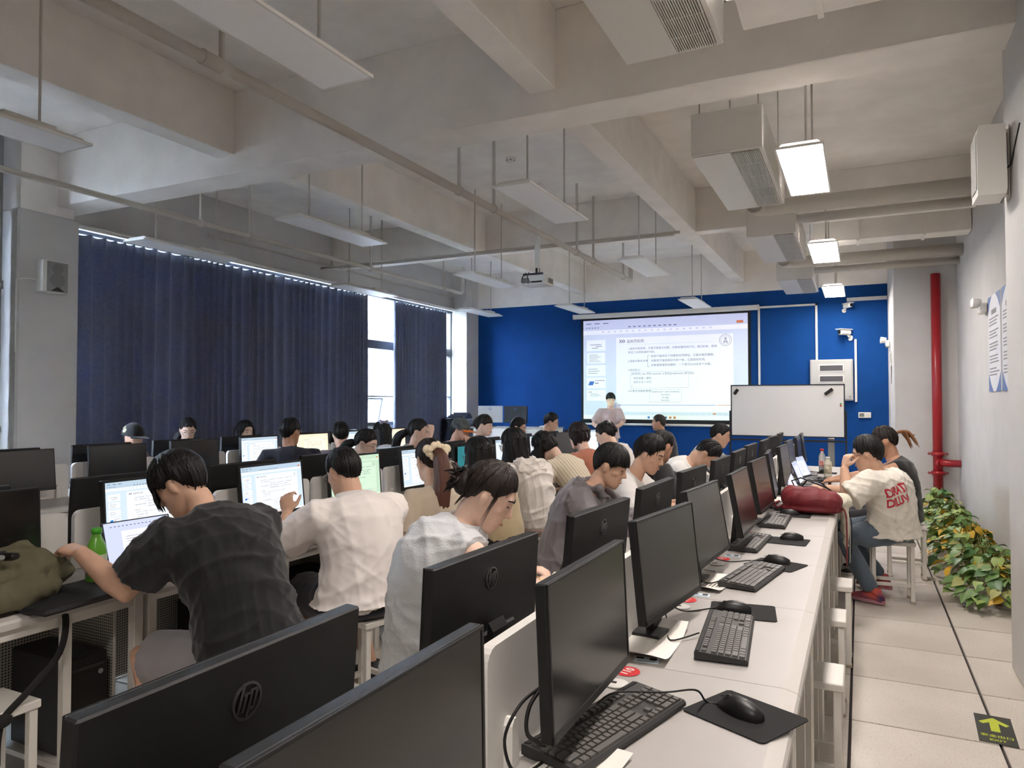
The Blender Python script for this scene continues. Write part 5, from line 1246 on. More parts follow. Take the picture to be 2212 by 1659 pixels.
# front of the room
person('presenter in a dusty pink T-shirt standing before the projected slide', (-4.12, 12.50), -68, (-4.09, 12.50, 1.500), -62, 4, b=.94, standing=.93, shirt=C_PINK, sleeve=.55, loose=.022, slouch=.01, hem=.06, hair=('fringe', H_BLACK, dict(thick=.022, n=120)), glasses=M_GLS, tone='light', trousers=cloth('light_trousers', (190, 184, 178)),
       hands={'L': dict(w=(-4.0, 12.26, .98), e=(.9, .2, -.4), d=(-1, -.1, 0), n=(0, .8, -.4)), 'R': dict(w=(-4.16, 12.24, .98), e=(-.9, -.1, -.4), d=(1, -.1, 0), n=(0, .8, -.4))})
person('older man with grey-black cropped hair in profile below the screen', (-2.58, 10.66), 182, (-2.717, 10.60, 1.157), 184, 2, b=1.05, shirt=cloth('dark_polo', (34, 36, 40)), sleeve=.6, hair=('short', mat('hair_grey', (52, 50, 48), .6), dict(thick=.008)), tone='tan', trousers=C_DARK)
sit('older man with cropped hair', -2.56, 10.66)
# ================================================================== front wall: projector screen, projector, whiteboard, fixtures
YW = 13.15
SX0, SX1, SZ0, SZ1 = -4.855, -1.772, 1.14, 3.05
ps = thing('projector_screen', 'large pull-down projector screen showing a Chinese lecture slide', 'projector screen', ((SX0+SX1)/2, YW, 3.13))
W_ = SX1-SX0
obj('roller_case', MB().box((0, -.03, .0), (3.44, .09, .085), bev=.012), M_WHITEP, ps)
for s in (-1, 1): obj('end_cap', MB().box((s*1.725, -.03, 0), (.03, .10, .10), bev=.012), M_WHITE, ps)
obj('border_cloth', MB().box((0, .012, -1.06), (W_+.10, .004, 2.05)), M_BLACK, ps)
obj('bottom_bar', MB().cyl((-W_/2-.07, 0, -2.085), (W_/2+.07, 0, -2.085), .022, n=12), M_WHITEP, ps)
PR = [mat('proj_window', (216, 222, 232), .9), mat('proj_page', (244, 244, 244), .9), mat('proj_text', (92, 98, 122), .9), mat('proj_faint', (206, 212, 226), .9), mat('proj_blue', (70, 120, 200), .9), mat('proj_orange', (206, 120, 80), .9), mat('proj_purple', (108, 100, 150), .9)]
pm = slide_me.copy(); pm.name = 'projected_image'
for q, m_ in enumerate(PR): pm.materials[q] = m_
pi = obj('picture', pm, None, ps); pi.location = (0, .004, (SZ0+SZ1)/2-3.13); pi.rotation_euler = (R(90), 0, 0); pi.scale = (W_/.474, (SZ1-SZ0)/.268, 1)
# projector on its pole, with the beam as a masked spot lamp
PX, PY, PZ = -3.55, 8.0, 2.96
pj = thing('projector', 'white projector hanging from a ceiling pole', 'projector', (PX, PY, PZ))
obj('body', MB().box((0, 0, 0), (.33, .27, .115), bev=.012), M_WHITEP, pj)
obj('vent', MB().box((-.10, -.136, -.005), (.085, .004, .06)), M_GRILL, pj); obj('side_vent', MB().box((.167, .02, -.005), (.004, .14, .06)), M_GRILL, pj)
obj('lens', MB().cyl((.06, .13, .0), (.06, .165, .0), .032, n=20), M_BLACK, pj)
obj('socket_row', MB().box((.05, -.136, -.028), (.14, .004, .02)).box((-.06, -.137, -.035), (.03, .004, .012)), M_BLACK, pj)
obj('mount_bracket', MB().box((0, 0, .075), (.12, .10, .02)).box((-.05, -.02, .09), (.26, .03, .02)).cyl((0, 0, .08), (0, 0, .16), .03), M_BLACK, pj)
obj('pole', MB().box((0, 0, .60), (.055, .05, 1.06), bev=.006), M_WHITEP, pj); obj('ceiling_plate', MB().box((0, 0, 1.175), (.16, .16, .02)), M_WHITEP, pj)
obj('cable', MB().tube([(-.05, -.14, .09), (-.06, -.17, .03), (-.03, -.165, -.03), (.0, -.14, -.03)], .006, 6).tube([(-.1, -.12, .09), (-.13, -.16, .03), (-.15, -.15, -.02), (-.12, -.14, -.03)], .006, 6), M_CABLE, pj)
ld = bpy.data.lights.new('projector_beam', 'SPOT'); ld.energy = PROJECTOR_W; ld.spot_size = R(64); ld.spot_blend = 0.0; ld.shadow_soft_size = .006; ld.use_nodes = True
lo = bpy.data.objects.new('projector_beam', ld); C.objects.link(lo); lo.parent = pj; lo.location = (.06, .18, 0); lo.rotation_euler = (R(90), 0, 0)
t = ld.node_tree; em = t.nodes['Emission']; lx, ly, lz = PX+.06, PY+.18, PZ; dd = YW-ly
tc = nd(t, 'ShaderNodeTexCoord'); sp = nd(t, 'ShaderNodeSeparateXYZ'); t.links.new(tc.outputs['Normal'], sp.inputs[0])
def mth(op, a, b=None):
    n = nd(t, 'ShaderNodeMath', operation=op)
    for q, v in enumerate((a, b)):
        if v is None: continue
        if isinstance(v, (int, float)): n.inputs[q].default_value = v
        else: t.links.new(v, n.inputs[q])
    return n.outputs[0]
nz = mth('MULTIPLY', sp.outputs['Z'], -1.0); u_ = mth('DIVIDE', sp.outputs['X'], nz); v_ = mth('DIVIDE', sp.outputs['Y'], nz)
msk = mth('MULTIPLY', mth('MULTIPLY', mth('GREATER_THAN', u_, (SX0-lx)/dd), mth('LESS_THAN', u_, (SX1-lx)/dd)), mth('MULTIPLY', mth('GREATER_THAN', v_, (SZ0-lz)/dd), mth('LESS_THAN', v_, (SZ1-lz)/dd)))
mr = nd(t, 'ShaderNodeMapRange'); t.links.new(v_, mr.inputs['Value']); mr.inputs['From Min'].default_value = (SZ0-lz)/dd; mr.inputs['From Max'].default_value = (SZ1-lz)/dd
mx = nd(t, 'ShaderNodeMix', data_type='RGBA'); mx.inputs['A'].default_value = (.62, 1.0, .72, 1); mx.inputs['B'].default_value = (.72, .70, 1.0, 1)
t.links.new(mr.outputs[0], mx.inputs['Factor']); t.links.new(mx.outputs['Result'], em.inputs['Color']); t.links.new(msk, em.inputs['Strength'])
# whiteboard on a rolling stand
wb = thing('whiteboard', 'white magnetic board on a dark rolling stand before the blue wall', 'whiteboard', (-1.07, 12.25, 0)); bw, z0, z1 = 1.70, .92, 1.745
obj('board', MB().box((0, 0, (z0+z1)/2), (bw, .018, z1-z0)), mat('whiteboard_enamel', (222, 220, 216), .25), wb)
M_NAVY = mat('navy_metal', (22, 26, 38), .45)
fr = MB()
for s in (-1, 1): fr.box((s*(bw/2), 0, (z0+z1)/2), (.018, .026, z1-z0+.018))
for z in (z0, z1): fr.box((0, 0, z), (bw, .026, .018))
obj('frame', fr, M_NAVY, wb)
for s in (-1, 1):
    obj('post', MB().box((s*(bw/2+.022), .012, .70), (.026, .026, 1.26)), M_NAVY, wb)
    ft = obj('foot', MB().box((s*(bw/2+.022), 0, .07), (.04, .52, .03)), M_NAVY, wb)
    for q in (-.24, .24): obj('castor', MB().cyl((s*(bw/2+.022)-.012, q, .028), (s*(bw/2+.022)+.012, q, .028), .027), M_BLACK, ft)
obj('lower_bar', MB().box((0, .012, .855), (bw+.05, .022, .03)).box((0, .012, .40), (bw+.05, .022, .03)), M_NAVY, wb)
for nm, x, z, a, l, lab in (('eraser', -.77, 1.64, 55, .10, 'dark whiteboard eraser at the top left of the board'), ('eraser', .63, 1.635, 38, .14, 'black whiteboard eraser at the top right of the board')):
    e = thing(nm, lab, 'eraser', (-1.07+x, 12.235, z), group='whiteboard erasers', rot=(0, -R(a), 0)); obj('back', MB().box((0, -.016, 0), (l, .018, .05), bev=.005), M_BLACK, e); obj('felt', MB().box((0, -.004, 0), (l-.006, .01, .046)), mat('grey_felt', (150, 148, 146), .95), e)
for z, c, lab in ((1.445, (40, 150, 70), 'green'), (1.415, (200, 40, 50), 'red')):
    tag(obj('magnet', MB().cyl((0, 0, 0), (0, -.008, 0), .013, .011, n=14), mat('magnet_'+lab, c, .4), loc=(-1.07+.80, 12.24, z)), 'small round %s magnet on the right edge of the whiteboard' % lab, 'magnet')
tag(obj('stand_post', MB().box((0, 0, .45), (.10, .05, .90), bev=.008).box((0, 0, .015), (.3, .3, .03), bev=.006), M_GREY, loc=(-.42, 12.45, 0)), 'grey metal post standing behind the whiteboard', 'post')
# wall fixtures
def conduit(label, pts, w=.034):
    m = MB()
    for a, b in zip(pts, pts[1:]):
        c = ((a[0]+b[0])/2, YW+.035, (a[1]+b[1])/2); m.box(c, (abs(a[0]-b[0])+w, .026, abs(a[1]-b[1])+w))
    return tag(obj('cable_trunking', m, M_WHITEP), label, 'cable trunking')
conduit('white cable trunking running up from the whiteboard beside the screen', [(-1.587, 1.2), (-1.587, 3.134)])
conduit('white cable trunking running along the wall and down to the grey cabinet', [(-1.55, 3.134), (-.655, 3.134), (-.655, 2.19)])
conduit('white cable trunking under the bullet camera beside the grey cabinet', [(-.059, 1.49), (-.059, 2.5)])
conduit('white cable trunking from the farthest lit panel to the corner', [(-.17, 3.20), (.40, 3.17)], .03)
cb = thing('distribution_cabinet', 'grey wall cabinet with two dark windows behind the whiteboard', 'cabinet', (-.43, YW+.04, 1.84)); M_CAB = mat('cabinet_grey', (186, 186, 182), .5)
obj('body', MB().box((0, -.03, 0), (.66, .10, .69), bev=.008), M_CAB, cb); dr = obj('door', MB().box((0, -.085, 0), (.62, .012, .65), bev=.004), M_CAB, cb)
for z in (.20, .02):
    obj('window_frame', MB().box((0, -.094, z), (.38, .008, .12), bev=.002), M_WHITEP, dr); obj('window', MB().box((0, -.099, z), (.35, .004, .09)), mat('smoked_window', (88, 88, 92), .2), dr)
    for k in range(6): obj('breaker', MB().box((-.14+.056*k, -.096, z-.01), (.03, .006, .04)), M_KBASE, dr)
obj('latch', MB().box((.28, -.095, -.28), (.03, .01, .03)), M_GREY, dr)
tm = thing('thermostat', 'white wall thermostat right of the whiteboard', 'thermostat', (.066, YW+.04, 1.255)); obj('body', MB().box((0, -.012, 0), (.19, .026, .095), bev=.006), M_WHITEP, tm)
obj('display', MB().box((-.045, -.026, .004), (.07, .004, .055)), mat('lcd_grey', (120, 124, 118), .3), tm); obj('button', MB().box((.045, -.026, 0), (.02, .004, .03), bev=.001), M_WHITE, tm)
def bullet(label, x, z, rz, s=1.0):
    t_ = thing('security_camera', label, 'security camera', (x, YW+.04, z), R(rz)); obj('mount', MB().cyl((0, 0, -.06*s), (0, -.02, -.06*s), .045*s).cyl((0, -.02, -.06*s), (0, -.07*s, -.01), .018*s), M_WHITEP, t_)
    obj('barrel', MB().box((0, -.14*s, .03*s), (.085*s, .24*s, .085*s), bev=.02*s).box((0, -.15*s, .08*s), (.10*s, .28*s, .012*s)), M_WHITEP, t_); obj('lens', MB().cyl((0, -.262*s, .03*s), (0, -.258*s, .03*s), .032*s), M_BLACK, t_)
bullet('white bullet security camera above the grey cabinet', -.127, 2.60, -42)
bullet('white security camera under the farthest lit panel', -.234, 3.05, 35, .8)
# front-left table with two monitors, and a dark cabinet
ft = thing('teacher_table', 'white front table carrying two monitors before the blue wall', 'table', (-5.85, 12.2, 0)); 
obj('top', MB().box((0, 0, .985), (1.70, .55, .03), bev=.004), M_DESK, ft); obj('front_panel', MB().box((0, -.24, .49), (1.66, .02, .96)), M_WHITE, ft); 
for s in (-1, 1): obj('side_panel', MB().box((s*.83, 0, .485), (.025, .5, .97)), M_WHITE, ft)
for x, m_, lab, rz in ((-6.40, M_CAB, 'silver-backed monitor on the front table', 8), (-5.86, M_BLACK2, 'black-backed monitor on the front table', -4)):
    t_ = thing('monitor', lab, 'monitor', (x, 12.2, 1.0), R(rz)); obj('case', MB().box((0, -.012, .235), (.50, .03, .32), bev=.006), m_, t_); obj('screen', MB().box((0, .005, .235), (.48, .003, .29)), M_GLASSY, t_)
    obj('neck', MB().box((0, -.03, .08), (.07, .03, .15)), M_BLACK, t_); obj('base', MB().box((0, -.02, .006), (.2, .16, .012), bev=.003), M_BLACK, t_)
    lg = MB(); ring(lg, (0, 0, 0), .026, .006, .002); lg.xform(Matrix.Translation((0, -.0285, .335)) @ Matrix.Rotation(R(-90), 4, 'Z')); obj('logo', lg, mat('logo_blue', (20, 60, 130), .4), t_)
pb = thing('paper_stack', 'stack of papers on the right end of the front table', 'papers', (-5.15, 12.1, 1.0005))
for k in range(4): obj('sheet', MB().box((0, 0, .004+.008*k), (.30, .21, .007), rot=Matrix.Rotation(.08*k, 3, 'Z')), M_PAPER, pb)
wc = thing('webcam', 'small dark webcam hanging on the front table edge', 'webcam', (-5.62, 11.9, .94)); obj('head', MB().ell((0, -.03, 0), (.035, .025, .035), 12, 8), mat('webcam_blue', (28, 40, 80), .3), wc); obj('clip', MB().box((.0, 0, .045), (.03, .06, .03)), M_BLACK, wc)
dc = thing('equipment_cabinet', 'dark equipment cabinet in the corner behind the camouflage cap', 'cabinet', (-7.0, 12.25, 0)); obj('body', MB().box((0, 0, .57), (.72, .6, 1.14), bev=.008), mat('cabinet_dark', (30, 34, 46), .5), dc); obj('door', MB().box((0, -.306, .57), (.68, .012, 1.08), bev=.003), mat('cabinet_dark', (30, 34, 46)), dc); obj('handle', MB().box((.26, -.32, .65), (.02, .02, .14), bev=.004), M_GREY, dc)
bx = thing('cable_heap', 'heap of coiled dark cables and folders on the equipment cabinet', 'cables', (-7.1, 12.2, 1.142)); 
for k in range(4): obj('folder', MB().box((.02*k, 0, .018+.03*k), (.42-.04*k, .30, .028), rot=Matrix.Rotation(.15*k, 3, 'Z')), mat('folder_grey', (84, 92, 110), .6), bx)
# items on the far boxed wall and right wall
def emergency(label, loc, rz):
    t_ = thing('emergency_lamp', label, 'lamp', loc, R(rz)); obj('body', MB().box((0, -.035, 0), (.20, .06, .10), bev=.012), M_WHITEP, t_)
    for s in (-1, 1): obj('lamp_head', MB().cyl((s*.06, -.055, .055), (s*.07, -.13, .06), .036, .046, n=16), M_WHITEP, t_)
emergency('twin-head white emergency lamp on the side wall near the blue wall', (.42, 12.3, 2.36), -90)
emergency('twin-head white emergency lamp on the right wall beside the posters', (1.153, 8.55, 2.42), -90)
es = thing('wall_sign', 'small green and white wall sign under the emergency lamp', 'sign', (.418, 11.9, 2.12)); obj('plate', MB().box((-.004, 0, 0), (.006, .26, .20)), M_WHITEP, es); obj('mark', MB().box((-.008, .02, 0), (.002, .10, .14)), mat('sign_green', (60, 140, 110), .5), es)
ts = thing('warning_sign', 'grey triangular warning sign under the small green sign', 'sign', (.417, 11.8, 1.9)); obj('plate', MB().prism([(-.15, .1), (.15, .1), (0, -.16)], 'x', -.006, 0), mat('sign_grey', (120, 120, 118), .6), ts)
def poster(label, y0, y1):
    t_ = thing('poster', label, 'poster', (1.154, (y0+y1)/2, 2.04), group='blue-bordered rule posters'); h = .92; w = y1-y0
    obj('sheet', MB().box((-.004, 0, 0), (.008, w, h)), mat('poster_paper', (226, 228, 232), .5), t_)
    cor = MB()
    for s in (-1, 1):
        cor.add([(-.0095, s*w/2, h/2), (-.0095, s*w/2*.3, h/2), (-.0095, s*w/2*.7, h/2-.07), (-.0095, s*w/2, h/2-.16)], [(0, 1, 2, 3)]); cor.add([(-.0095, s*w/2, -h/2), (-.0095, s*w/2*.2, -h/2), (-.0095, s*w/2*.6, -h/2+.07), (-.0095, s*w/2, -h/2+.18)], [(0, 1, 2, 3)])
    obj('border', cor, mat('poster_blue', (92, 120, 176), .5), t_)
    l = MB(); l.box((-.0095, 0, .30), (.001, .26, .045)); r_ = random.Random(int(y0*10))
    for k in range(20):
        if k % 4 != 3: ln = w*(.55+.25*r_.random()); l.box((-.0095, (w*.40-ln/2), 0.24-.030*k), (.001, ln, .011))
    obj('lettering', l, mat('poster_ink', (140, 138, 142), .7), t_)
poster('blue-bordered rules poster on the right wall beside the emergency lamp', 7.73, 8.39); poster('blue-bordered rules poster half hidden by the near pillar', 6.98, 7.64)
# red standpipe
rp = thing('standpipe', 'red fire standpipe with a side branch in front of the far pillar', 'pipe', (.905, 10.84, 0))
obj('riser', MB().cyl((0, 0, 0), (0, 0, 3.16), .058, n=20), M_REDPIPE, rp)
for z in (.80, .55):
    c = obj('coupling', MB().cyl((0, 0, z-.025), (0, 0, z+.025), .078, n=20), M_REDPIPE, rp)
    for s in (-1, 1): obj('bolt_lug', MB().tube([(s*.08, -.02, z), (s*.105, -.02, z+.012), (s*.115, -.02, z), (s*.105, -.02, z-.012), (s*.08, -.02, z)], .007, 6), M_REDPIPE, c)
obj('branch', MB().tube([(0, -.02, .68), (.05, -.075, .69), (.12, -.10, .685), (.245, -.10, .685)], .047, 14).cyl((.0, -.05, .68), (.03, -.075, .685), .062, n=16), M_REDPIPE, rp)
# loudspeakers
sr = thing('wall_speaker', 'white wall speaker mounted on the near right pillar', 'speaker', (.735, 4.56, 2.60)); obj('cabinet', MB().prism([(-.15, .0), (-.02, .0), (-.015, .03), (-.02, .375), (-.14, .385), (-.152, .34)], 'y', 0, .22), M_WHITEP, sr)
obj('grille', MB().box((-.153, .11, .19), (.004, .19, .30), rot=Matrix.Rotation(.0, 3, 'Y')), mat('speaker_mesh', (188, 188, 184), .7, bump=.6, bscale=700), sr); obj('bracket', MB().box((-.0, .11, .02), (.03, .05, .02)).box((-.0, .11, .36), (.03, .05, .02)).box((.004, .11, .19), (.006, .08, .40)), M_WHITEP, sr)
obj('lead', MB().tube([(-.015, .05, .14), (.0, .0, .15), (.008, -.05, .22), (.009, -.2, .30)], .005, 6), M_CABLE, sr)
sl = thing('wall_speaker', 'white wall speaker with two round drivers on the near left column', 'speaker', (-7.22, 4.325, 2.55)); obj('cabinet', MB().box((.06, 0, .157), (.12, .245, .315), bev=.006), M_WHITEP, sl)
obj('grille', MB().box((.122, .018, .157), (.006, .20, .295)), mat('speaker_mesh_grey', (150, 150, 148), .7, bump=.6, bscale=700), sl)
for z, r in ((.235, .05), (.125, .068)): obj('driver', MB().cyl((.124, .018, z), (.129, .018, z), r, n=24), mat('driver_grey', (130, 130, 128), .6), sl)
obj('badge', MB().add([(.1262, -.045, .018), (.1262, .085, .018), (.1262, .02, .065)], [(0, 1, 2)]), M_BLACK, sl)
obj('lead', MB().tube([(.03, -.12, .12), (.006, -.2, .125), (.006, -.30, .10), (.006, -.30, -.6)], .006, 6), M_WHITEP, sl)
pipe('rain_pipe', 'thick grey vertical pipe at the left edge beside the near column', [(-7.30, 3.86, 0), (-7.30, 3.86, ZS)], .075, [('collar', MB().cyl((-7.30, 3.86, 2.55), (-7.30, 3.86, 2.62), .09), M_GREY), ('collar', MB().cyl((-7.30, 3.86, 1.2), (-7.30, 3.86, 1.25), .09), M_GREY)], M_GREY)
# ================================================================== plants along the right wall
leaf_mats = [mat('leaf_green', (100, 134, 70), .45, noise=.25, nscale=25), mat('leaf_light', (150, 172, 98), .45, noise=.25, nscale=25), mat('leaf_olive', (150, 152, 80), .5, noise=.3, nscale=25), mat('leaf_yellow', (206, 166, 52), .5, noise=.2, nscale=20), mat('leaf_dark', (74, 110, 64), .4)]
def leaf_mesh(m_):
    m = MB(); rows = [(-.12, .0), (-.02, .30), (.12, .44), (.35, .46), (.62, .32), (.85, .13), (1.05, 0)]; vs = []
    for y, w in rows:
        droop = -.28*max(0, y)**2
        for s in (-1, 0, 1): vs.append((s*w, y-(.10 if y < 0 and s == 0 else 0), droop-abs(s)*w*.0+abs(s)*.10*w*2-(.0 if s else .04)))
    fs = [(i*3+j, i*3+j+1, (i+1)*3+j+1, (i+1)*3+j) for i in range(len(rows)-1) for j in range(2)]
    return m.add(vs, fs, 0, True).mesh('leaf', m_)
LEAF = [leaf_mesh(m_) for m_ in leaf_mats]
M_POT = mat('white_pot', (206, 202, 208), .4); M_STEM = mat('vine_stem', (132, 130, 70), .6); M_SOIL = mat('soil', (70, 52, 40), .95)
def plant(label, x, y, n, spread, h, seed, pot=True, yl=.10):
    r = random.Random(seed); t_ = thing('potted_plant', label, 'plant', (x, y, 0), group='pothos plants along the right wall')
    obj('pot', MB().lathe([(.055, 0), (.078, .14), (.084, .145), (.084, .155), (.070, .155), (.066, .12)], 18), M_POT, t_); obj('soil', MB().lathe([(.068, .12), (.06, .128), (.001, .13)], 14), M_SOIL, t_)
    st = MB()
    for k in range(n):
        a = r.random()*6.283; u = r.random()**.6; rad = spread*u; px, py = rad*math.cos(a)*.75, rad*math.sin(a); 
        if x+px > 1.0: px = 1.0-x-.12*r.random()
        z = h*(1-.75*u**1.6)*(.65+.5*r.random())+.02; ln = r.uniform(.06, .105)
        o = bpy.data.objects.new('leaf', LEAF[r.choices(range(5), (40, 24, 14, int(100*yl), 14))[0]]); link(o, t_)
        o.location = (px, py, max(.03, z)); o.scale = (ln, ln, ln); o.rotation_euler = (r.uniform(-.9, .25), r.uniform(-.5, .5), a-math.pi/2+r.uniform(-.8, .8))
        if k % 2 == 0: st.tube([(px*.15, py*.15, .13), (px*.6, py*.6, max(.05, z*1.0+.03)), (px, py, max(.03, z))], [.003, .0025, .002], 4)
    obj('stem', st, M_STEM, t_)
where = ['farthest bushy pothos in a white pot beside the red standpipe', 'second pothos plant from the red standpipe', 'third pothos plant from the red standpipe', 'fourth pothos plant from the red standpipe', 'fifth pothos plant from the red standpipe, with yellow leaves', 'sixth pothos plant from the red standpipe', 'nearest pothos plant beside the near pillar']
ys = [10.35, 9.55, 8.85, 8.2, 7.55, 6.9, 6.3]
for i, y in enumerate(ys): plant(where[i], [.88, .90, .90, .90, .88, .90, .92][i], y, 150 if i else 110, .44 if i else .34, .36 if i == 0 else .33, 20+i, yl=[.04, .10, .14, .16, .2, .10, .14][i])
for i, (x, y) in enumerate(((.78, 8.0), (.80, 6.55), (.86, 6.2))):
    o = obj('fallen_leaf', LEAF[2].copy(), None); o.data.materials[0] = mat('leaf_dry', (140, 92, 56), .8); o.location = (x, y, .02); o.scale = (.05,)*3; o.rotation_euler = (.2, .5, i*2.1)
    tag(o, ['dry brown leaf on the floor tiles, farthest of three', 'dry brown leaf on the floor tiles near the nearest plants', 'dry curled leaf on the floor under the nearest pothos'][i], 'leaf', 'dry leaves on the floor')
# floor items
pa = thing('power_adapter', 'black power adapter block lying on the floor tiles', 'adapter', (.545, 9.17, 0), R(8)); obj('block', MB().box((0, 0, .03), (.16, .09, .055), bev=.006), M_BLACK, pa)
obj('cable', MB().tube([(.08, 0, .02), (.16, .25, .006), (.24, .55, .006), (.34, .85, .02)], .006, 6), M_CABLE, pa)
for i, (x, y, w) in enumerate(((.497, 6.93, .10), (.615, 6.84, .10), (.585, 10.47, .09))):
    t_ = thing('floor_socket', ['metal floor socket plate left of the joint behind the jeans', 'metal floor socket plate right of the joint', 'far metal floor socket plate near the far pillar'][i], 'floor socket', (x, y, .0005), R(0), group='metal floor socket plates')
    obj('plate', MB().box((0, 0, .001), (w, .14, .002)), mat('brass_plate', (150, 140, 122), .45, metal=.4), t_); obj('lid', MB().box((0, .02, .0025), (w*.7, .06, .002)), mat('brass_plate2', (168, 158, 140), .4, metal=.4), t_)
fs_ = thing('floor_exit_sign', 'black floor sticker with a yellow-green arrow and exit lettering', 'sign', (.535, 3.90, .0012), R(-3))
obj('sticker', MB().box((0, 0, .0008), (.145, .32, .0016)), mat('sticker_black', (38, 40, 34), .5), fs_)
M_GLOW = mat('arrow_yellow_green', (178, 190, 44), .6)
obj('arrow', MB().add([(x, y, .0022) for x, y in ((-.018, -.03), (.018, -.03), (.018, .07), (.045, .045), (.06, .065), (0, .13), (-.06, .065), (-.045, .045), (-.018, .07))], [(0, 1, 2, 8), (2, 3, 4, 5), (8, 2, 5), (8, 5, 6, 7)]), M_GLOW, fs_)
for s_, sz, yy in (('安全出口', .030, -.092), ('EXIT', .030, -.135)):
    vs, fs = text_geo(s_, sz, 'CENTER', .0006); obj('lettering', MB().add([(a*1.05, b+yy, .0022) for a, b, c in vs], fs), M_GLOW, fs_, nofix=True)

# ================================================================== things on and under the desks
# olive backpack (softened block with straps) on the near end of the middle row
M_OLIVE = mat('olive_canvas', (96, 92, 70), .9, noise=.12, nscale=12, bump=.3, bscale=260); M_STRAP = mat('black_webbing', (26, 25, 24), .8, bump=.3, bscale=600)
def soft(parts, voxel, sm, amp, seed, name, m_, scale=26, parent=None, loc=(0, 0, 0)):
    m = MB()
    for c, r, rot in parts: m.ell(c, r, 20, 14, rot=rot)
    me = remeshed(m, voxel, sm, name, .6); displace(me, folds(seed, amp, scale)); me.materials.append(m_); return obj(name, me, None, parent, loc)
bp = thing('backpack', 'olive canvas backpack slumped on the near desk of the middle row', 'backpack', (-2.85, 1.46, .752), R(0))
rz = lambda a: Matrix.Rotation(R(a), 3, 'Z'); bp.scale = (1.12, 1.22, 1.15)
soft([((0, -.10, .085), (.17, .24, .10), None), ((.0, .10, .08), (.14, .15, .09), None), ((.02, .19, .07), (.10, .09, .06), None), ((-.02, -.30, .08), (.14, .16, .085), None), ((.12, -.02, .05), (.10, .22, .055), None)], .009, 8, .016, 4, 'bag_body', M_OLIVE, 20, bp)
soft([((.185, -.10, .045), (.035, .085, .085), Matrix.Rotation(R(20), 3, 'Y')), ((.20, -.08, -.02), (.02, .05, .06), None)], .006, 5, .004, 9, 'side_flap', M_OLIVE, 26, bp)
obj('zip', MB().tube([(.02, -.34, .185), (.06, -.18, .195), (.10, -.05, .18), (.115, .03, .175)], .007, 6), M_STRAP, bp)
for y in (.03, -.14): obj('buckle', MB().box((.135, y, .165-.02*(y < 0)), (.05, .035, .02), bev=.006, rot=rz(25)), M_BLACK, bp); obj('press_stud', MB().cyl((.15, y-.03, .165-.03*(y < 0)), (.156, y-.03, .172-.03*(y < 0)), .009), M_GREY, bp)
def strap(pts, w, t_, name, parent, m_):
    P = []
    for i in range(len(pts)-1):
        p0, p1, p2, p3 = [Vector(pts[max(0, min(len(pts)-1, i+q))]) for q in (-1, 0, 1, 2)]
        for q in range(6): t = q/6; P.append(.5*((2*p1)+(p2-p0)*t+(2*p0-5*p1+4*p2-p3)*t*t+(3*p1-p0-3*p2+p3)*t**3))
    P.append(Vector(pts[-1])); return obj(name, MB().tube(P, w, 8, flat=((0, 1, 0), t_)), m_, parent)
strap([(.17, -.45, .0), (.225, -.30, -.05), (.24, -.16, -.18), (.245, -.05, -.27)], .010, .18, 'strap', bp, M_STRAP)
strap([(.16, .13, .02), (.222, .145, -.03), (.24, .12, -.14), (.25, .03, -.22), (.245, -.03, -.275), (.24, -.045, -.33), (.245, -.05, -.41)], .011, .16, 'strap', bp, M_STRAP)
obj('strap_knot', MB().ell((.245, -.035, -.285), (.016, .026, .02), 10, 8), M_STRAP, bp)
ls = thing('laptop_sleeve', 'flat black laptop sleeve under the olive backpack', 'laptop sleeve', (-2.66, 1.70, .7515), R(4)); obj('sleeve', MB().box((0, 0, .011), (.30, .42, .020), bev=.009), mat('sleeve_black', (22, 22, 24), .7), ls); obj('zip', MB().box((.148, 0, .011), (.006, .38, .004)), M_KBASE, ls)
# green tea bottle
def bottle(label, loc, body, cap, prof, lab=None, capz=None):
    t_ = thing('bottle', label, 'bottle', loc); obj('body', MB().lathe(prof, 20), body, t_); r, z = prof[-1]
    obj('cap', MB().lathe([(r+.003, z-.004), (r+.003, z+.016), (r+.001, z+.018)], 18), cap, t_)
    if lab: obj('wrapper', MB().lathe([(lab[0], lab[1]), (lab[0], lab[2])], 20), lab[3], t_)
G1 = mat('bottle_green_plastic', (112, 186, 62), .25); G2 = mat('cap_green', (88, 196, 60), .4)
bottle('green plastic tea bottle beside the hand on the backpack', (-2.765, 1.862, .7515), G1, G2, [(.034, 0), (.038, .01), (.038, .135), (.034, .158), (.020, .19), (.0165, .2), (.0165, .21)], (.0388, .04, .125, mat('wrapper_pale_green', (170, 206, 150), .4, noise=.5, nscale=30, ncol=(210, 222, 190))))
bottle('clear water bottle with a red cap at the far end of the right desk row', (-.36, 8.05, .7515), mat('clear_plastic', (224, 228, 230), .1, trans=.6), mat('cap_red', (214, 40, 56), .4), [(.03, 0), (.033, .01), (.033, .17), (.015, .21), (.0145, .225)], (.0338, .06, .12, mat('wrapper_red', (206, 60, 70), .4, noise=.6, nscale=25, ncol=(230, 225, 220))))
bottle('milky plastic bottle with a white cap beside the red-capped bottle', (-.29, 7.62, .7515), mat('milky_plastic', (220, 214, 196), .3), M_WHITEP, [(.034, 0), (.036, .01), (.036, .14), (.02, .165), (.018, .175)], (.0366, .03, .12, mat('wrapper_cream', (206, 196, 168), .4, noise=.4, nscale=30)))
bottle('slim bottle with a blue and white label behind the black shirt man', (-.98, 5.15, .7515), mat('clear_plastic', (224, 228, 230)), M_WHITEP, [(.028, 0), (.03, .01), (.03, .16), (.013, .2), (.013, .21)], (.0306, .05, .13, mat('wrapper_blue', (50, 80, 180), .4, noise=.7, nscale=18, ncol=(225, 228, 232))))
